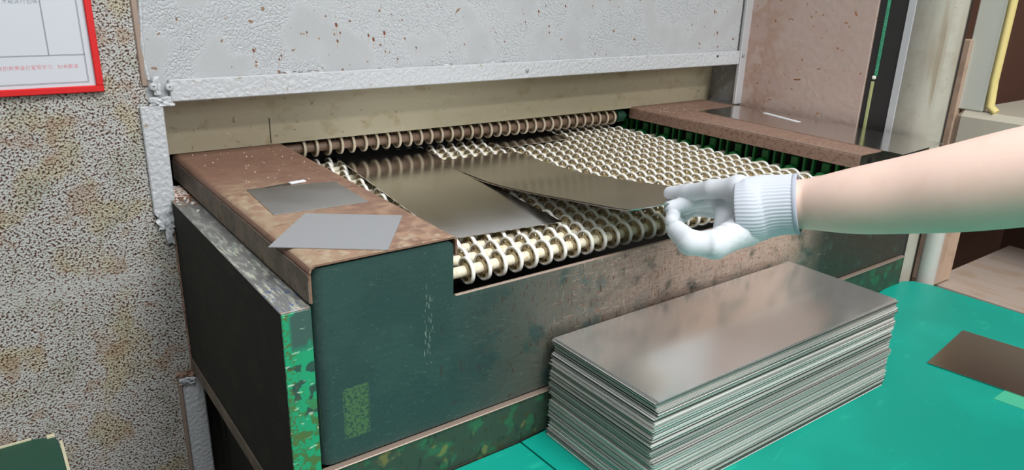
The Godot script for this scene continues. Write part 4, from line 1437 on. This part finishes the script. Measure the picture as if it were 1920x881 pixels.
func worker() -> void:
	var V := func(x, y, z): return Vector3(x, y, z)
	var base := Vector3(0.58, -0.1, 0.6)
	var t := thing("person", base, "bare forearm in white knitted glove reaching in from the right, holding the curved sheet", "person")
	# forearm up to the elbow, then the upper arm
	var path := PackedVector3Array([V.call(0.475, 0.139, 0.247), V.call(0.496, 0.144, 0.280), V.call(0.505, 0.164, 0.344), V.call(0.522, 0.188, 0.412), V.call(0.533, 0.213, 0.476), V.call(0.550, 0.241, 0.542), V.call(0.566, 0.269, 0.608), V.call(0.584, 0.297, 0.675), V.call(0.61, 0.335, 0.73), V.call(0.64, 0.40, 0.77), V.call(0.67, 0.48, 0.80)])
	var r := PackedFloat32Array([0.039, 0.041, 0.0505, 0.057, 0.0622, 0.0662, 0.067, 0.064, 0.062, 0.066, 0.07])
	var mb := MB.new(base)
	var fine := PackedVector3Array()
	var fr := PackedFloat32Array()
	for i in path.size() - 1:
		for k in 4:
			var u := k / 4.0
			fine.append(path[i].cubic_interpolate(path[i + 1], path[maxi(i - 1, 0)], path[mini(i + 2, path.size() - 1)], u))
			fr.append(cubic_interpolate(r[i], r[i + 1], r[maxi(i - 1, 0)], r[mini(i + 2, r.size() - 1)], u))
	mb.tube(fine, fr, fr, 40)
	part("forearm", mb, M["skin"], t)
	mb = MB.new(base)
	mb.tube(PackedVector3Array([V.call(0.645, 0.41, 0.775), V.call(0.67, 0.49, 0.80), V.call(0.70, 0.60, 0.83), V.call(0.70, 0.70, 0.86)]), PackedFloat32Array([0.082, 0.086, 0.095, 0.07]), PackedFloat32Array([0.082, 0.086, 0.095, 0.07]), 28)
	part("sleeve", mb, M["dark sleeve"], t)
	# glove: index above the sheet, the other fingers curled below, thumb beneath
	var wrist := [V.call(0.462, 0.135, 0.232), 0.036]
	var chains := [
		[wrist, [V.call(0.445, 0.154, 0.179), 0.0190], [V.call(0.437, 0.141, 0.132), 0.0155], [V.call(0.442, 0.121, 0.078), 0.0145], [V.call(0.442, 0.110, 0.038), 0.0130]],
		[wrist, [V.call(0.476, 0.128, 0.153), 0.0180], [V.call(0.463, 0.112, 0.097), 0.0145], [V.call(0.413, 0.095, 0.067), 0.0125]],
		[wrist, [V.call(0.505, 0.102, 0.133), 0.0180], [V.call(0.485, 0.092, 0.063), 0.0140], [V.call(0.434, 0.081, 0.057), 0.0130], [V.call(0.389, 0.081, 0.093), 0.0125]],
		[wrist, [V.call(0.517, 0.083, 0.124), 0.0160], [V.call(0.499, 0.074, 0.046), 0.0130], [V.call(0.440, 0.065, 0.061), 0.0122], [V.call(0.385, 0.067, 0.103), 0.0122]],
		[wrist, [V.call(0.432, 0.094, 0.214), 0.0260], [V.call(0.362, 0.078, 0.208), 0.0215], [V.call(0.330, 0.081, 0.184), 0.0190], [V.call(0.337, 0.090, 0.150), 0.0165]],
		[wrist, [V.call(0.468, 0.110, 0.142), 0.0200], [V.call(0.437, 0.080, 0.171), 0.0200], [V.call(0.432, 0.094, 0.214), 0.0260]],
		[[V.call(0.445, 0.154, 0.179), 0.019], [V.call(0.476, 0.128, 0.153), 0.018], [V.call(0.505, 0.102, 0.133), 0.018], [V.call(0.517, 0.083, 0.124), 0.016]],
	]
	for k in 5:
		# raised folds of the knit fanning round the base of the thumb
		var u := k / 4.0
		var c: Vector3 = V.call(0.352, 0.079, 0.204).lerp(V.call(0.412, 0.091, 0.213), u)
		var rr := lerpf(0.0188, 0.0226, u)
		var fold := []
		for j in 7:
			var an := lerpf(-0.3, 1.9, j / 6.0) + 0.1 * k
			fold.append([c + Vector3(0.35 * sin(an) * 0.01, sin(an) * rr, 0).rotated(Vector3.UP, 0.25) + Vector3(-0.35, 0, 0.94) * cos(an) * rr, 0.0022])
		chains.append(fold)
	var net := surface_nets(chains, 0.0032, 0.0027)
	mb = MB.new(base)
	for q in net[2]:
		var p := []
		for i in 4:
			p.append([net[0][q[i]], net[1][q[i]]])
		mb.tri_n(p[0], p[1], p[2])
		mb.tri_n(p[0], p[2], p[3])
	var glove := part("glove", mb, M["white knit glove"], t, "white knitted work glove")
	# ribbed cuff and its hem
	mb = MB.new(base)
	var cp := PackedVector3Array()
	var cr := PackedFloat32Array()
	var a := PackedVector3Array([V.call(0.436, 0.118, 0.192), V.call(0.445, 0.122, 0.206), V.call(0.459, 0.129, 0.220), V.call(0.472, 0.137, 0.244), V.call(0.485, 0.143, 0.268)])
	var ar := PackedFloat32Array([0.049, 0.053, 0.0515, 0.0475, 0.0475])
	for i in 4:
		for k in 5:
			cp.append(a[i].cubic_interpolate(a[i + 1], a[maxi(i - 1, 0)], a[mini(i + 2, 4)], k / 5.0))
			cr.append(lerpf(ar[i], ar[i + 1], k / 5.0))
	mb.tube(cp, cr, cr, 208, Vector3.UP, false, 52, 0.0012)
	part("cuff", mb, M["white ribbed cuff"], glove, "ribbed knitted cuff")
	mb = MB.new(base)
	var ring := []
	var dirn := (a[4] - a[3]).normalized()
	var sd := dirn.cross(Vector3.UP).normalized()
	var tp := sd.cross(dirn)
	for i in 48:
		var an := TAU * i / 48
		var rd := tp * cos(an) + sd * sin(an)
		var line := PackedVector3Array()
		for j in 8:
			var b := TAU * j / 8
			line.append(a[4] - dirn * 0.004 + rd * (0.0472 + 0.0022 * cos(b)) + dirn * 0.0042 * sin(b))
		ring.append(line)
	mb.grid(ring, true, true, true)
	part("hem", mb, M["grey cuff hem"], glove, "grey hem of the cuff")

func _ready() -> void:
	rng.seed = 20240611
	# camera
	var cam := Camera3D.new()
	cam.name = "camera"
	cam.fov = 35.466
	cam.near = 0.02
	cam.far = 60.0
	cam.transform = Transform3D(Basis(Vector3(0.80782, 0.02689, 0.58881), Vector3(0.17332, 0.94396, -0.28089), Vector3(-0.56337, 0.32896, 0.75789)).orthonormalized(), at(Vector3(-0.55539, 0.46949, 0.90074)))
	add_child(cam)
	cam.current = true
	# environment and exposure
	var we := WorldEnvironment.new()
	we.name = "environment"
	var env := Environment.new()
	env.background_mode = Environment.BG_COLOR
	env.background_color = Color(0.02, 0.02, 0.02)
	env.tonemap_mode = Environment.TONE_MAPPER_LINEAR
	env.tonemap_exposure = 1.75
	env.sdfgi_enabled = true
	env.ssao_enabled = true
	env.ssil_enabled = true
	we.environment = env
	add_child(we)
	materials()
	# lamps of the hall, two of them added for the arm, and the daylight window
	ceiling_light(Vector3(-0.05, 2.55, 0.75), 1.3, 0.45, 1.85, Color(0.98, 0.99, 1.0), "added unseen long lamp hanging low over the work table, lighting the arm")  # added, hung close to brighten arm and stack
	ceiling_light(Vector3(1.6, 3.3, 1.8), 1.6, 0.8, 1.2, Color(1.0, 0.98, 0.96), "ceiling lamp over the aisle")
	ceiling_light(Vector3(-1.0, 3.3, 1.6), 1.6, 0.5, 0.75, Color(0.97, 0.99, 1.0), "added unseen ceiling lamp over the left end of the machine, brightening the arm")  # added for the near side of the arm
	ceiling_light(Vector3(0.5, 3.3, 2.9), 0.7, 0.35, 3.6, Color(1.0, 0.98, 0.95), "small bright ceiling lamp behind the photographer")
	window_light(Vector3(0.75, 2.7, 4.55), 1.9, 1.1, 0.0, 1.8, Color(0.97, 0.99, 1.0), 1, "high factory window behind the photographer")
	room()
	left_side()
	housing()
	machine()
	right_side()
	table()
	rollers()
	stack()
	sheets()
	worker()
	small_things()
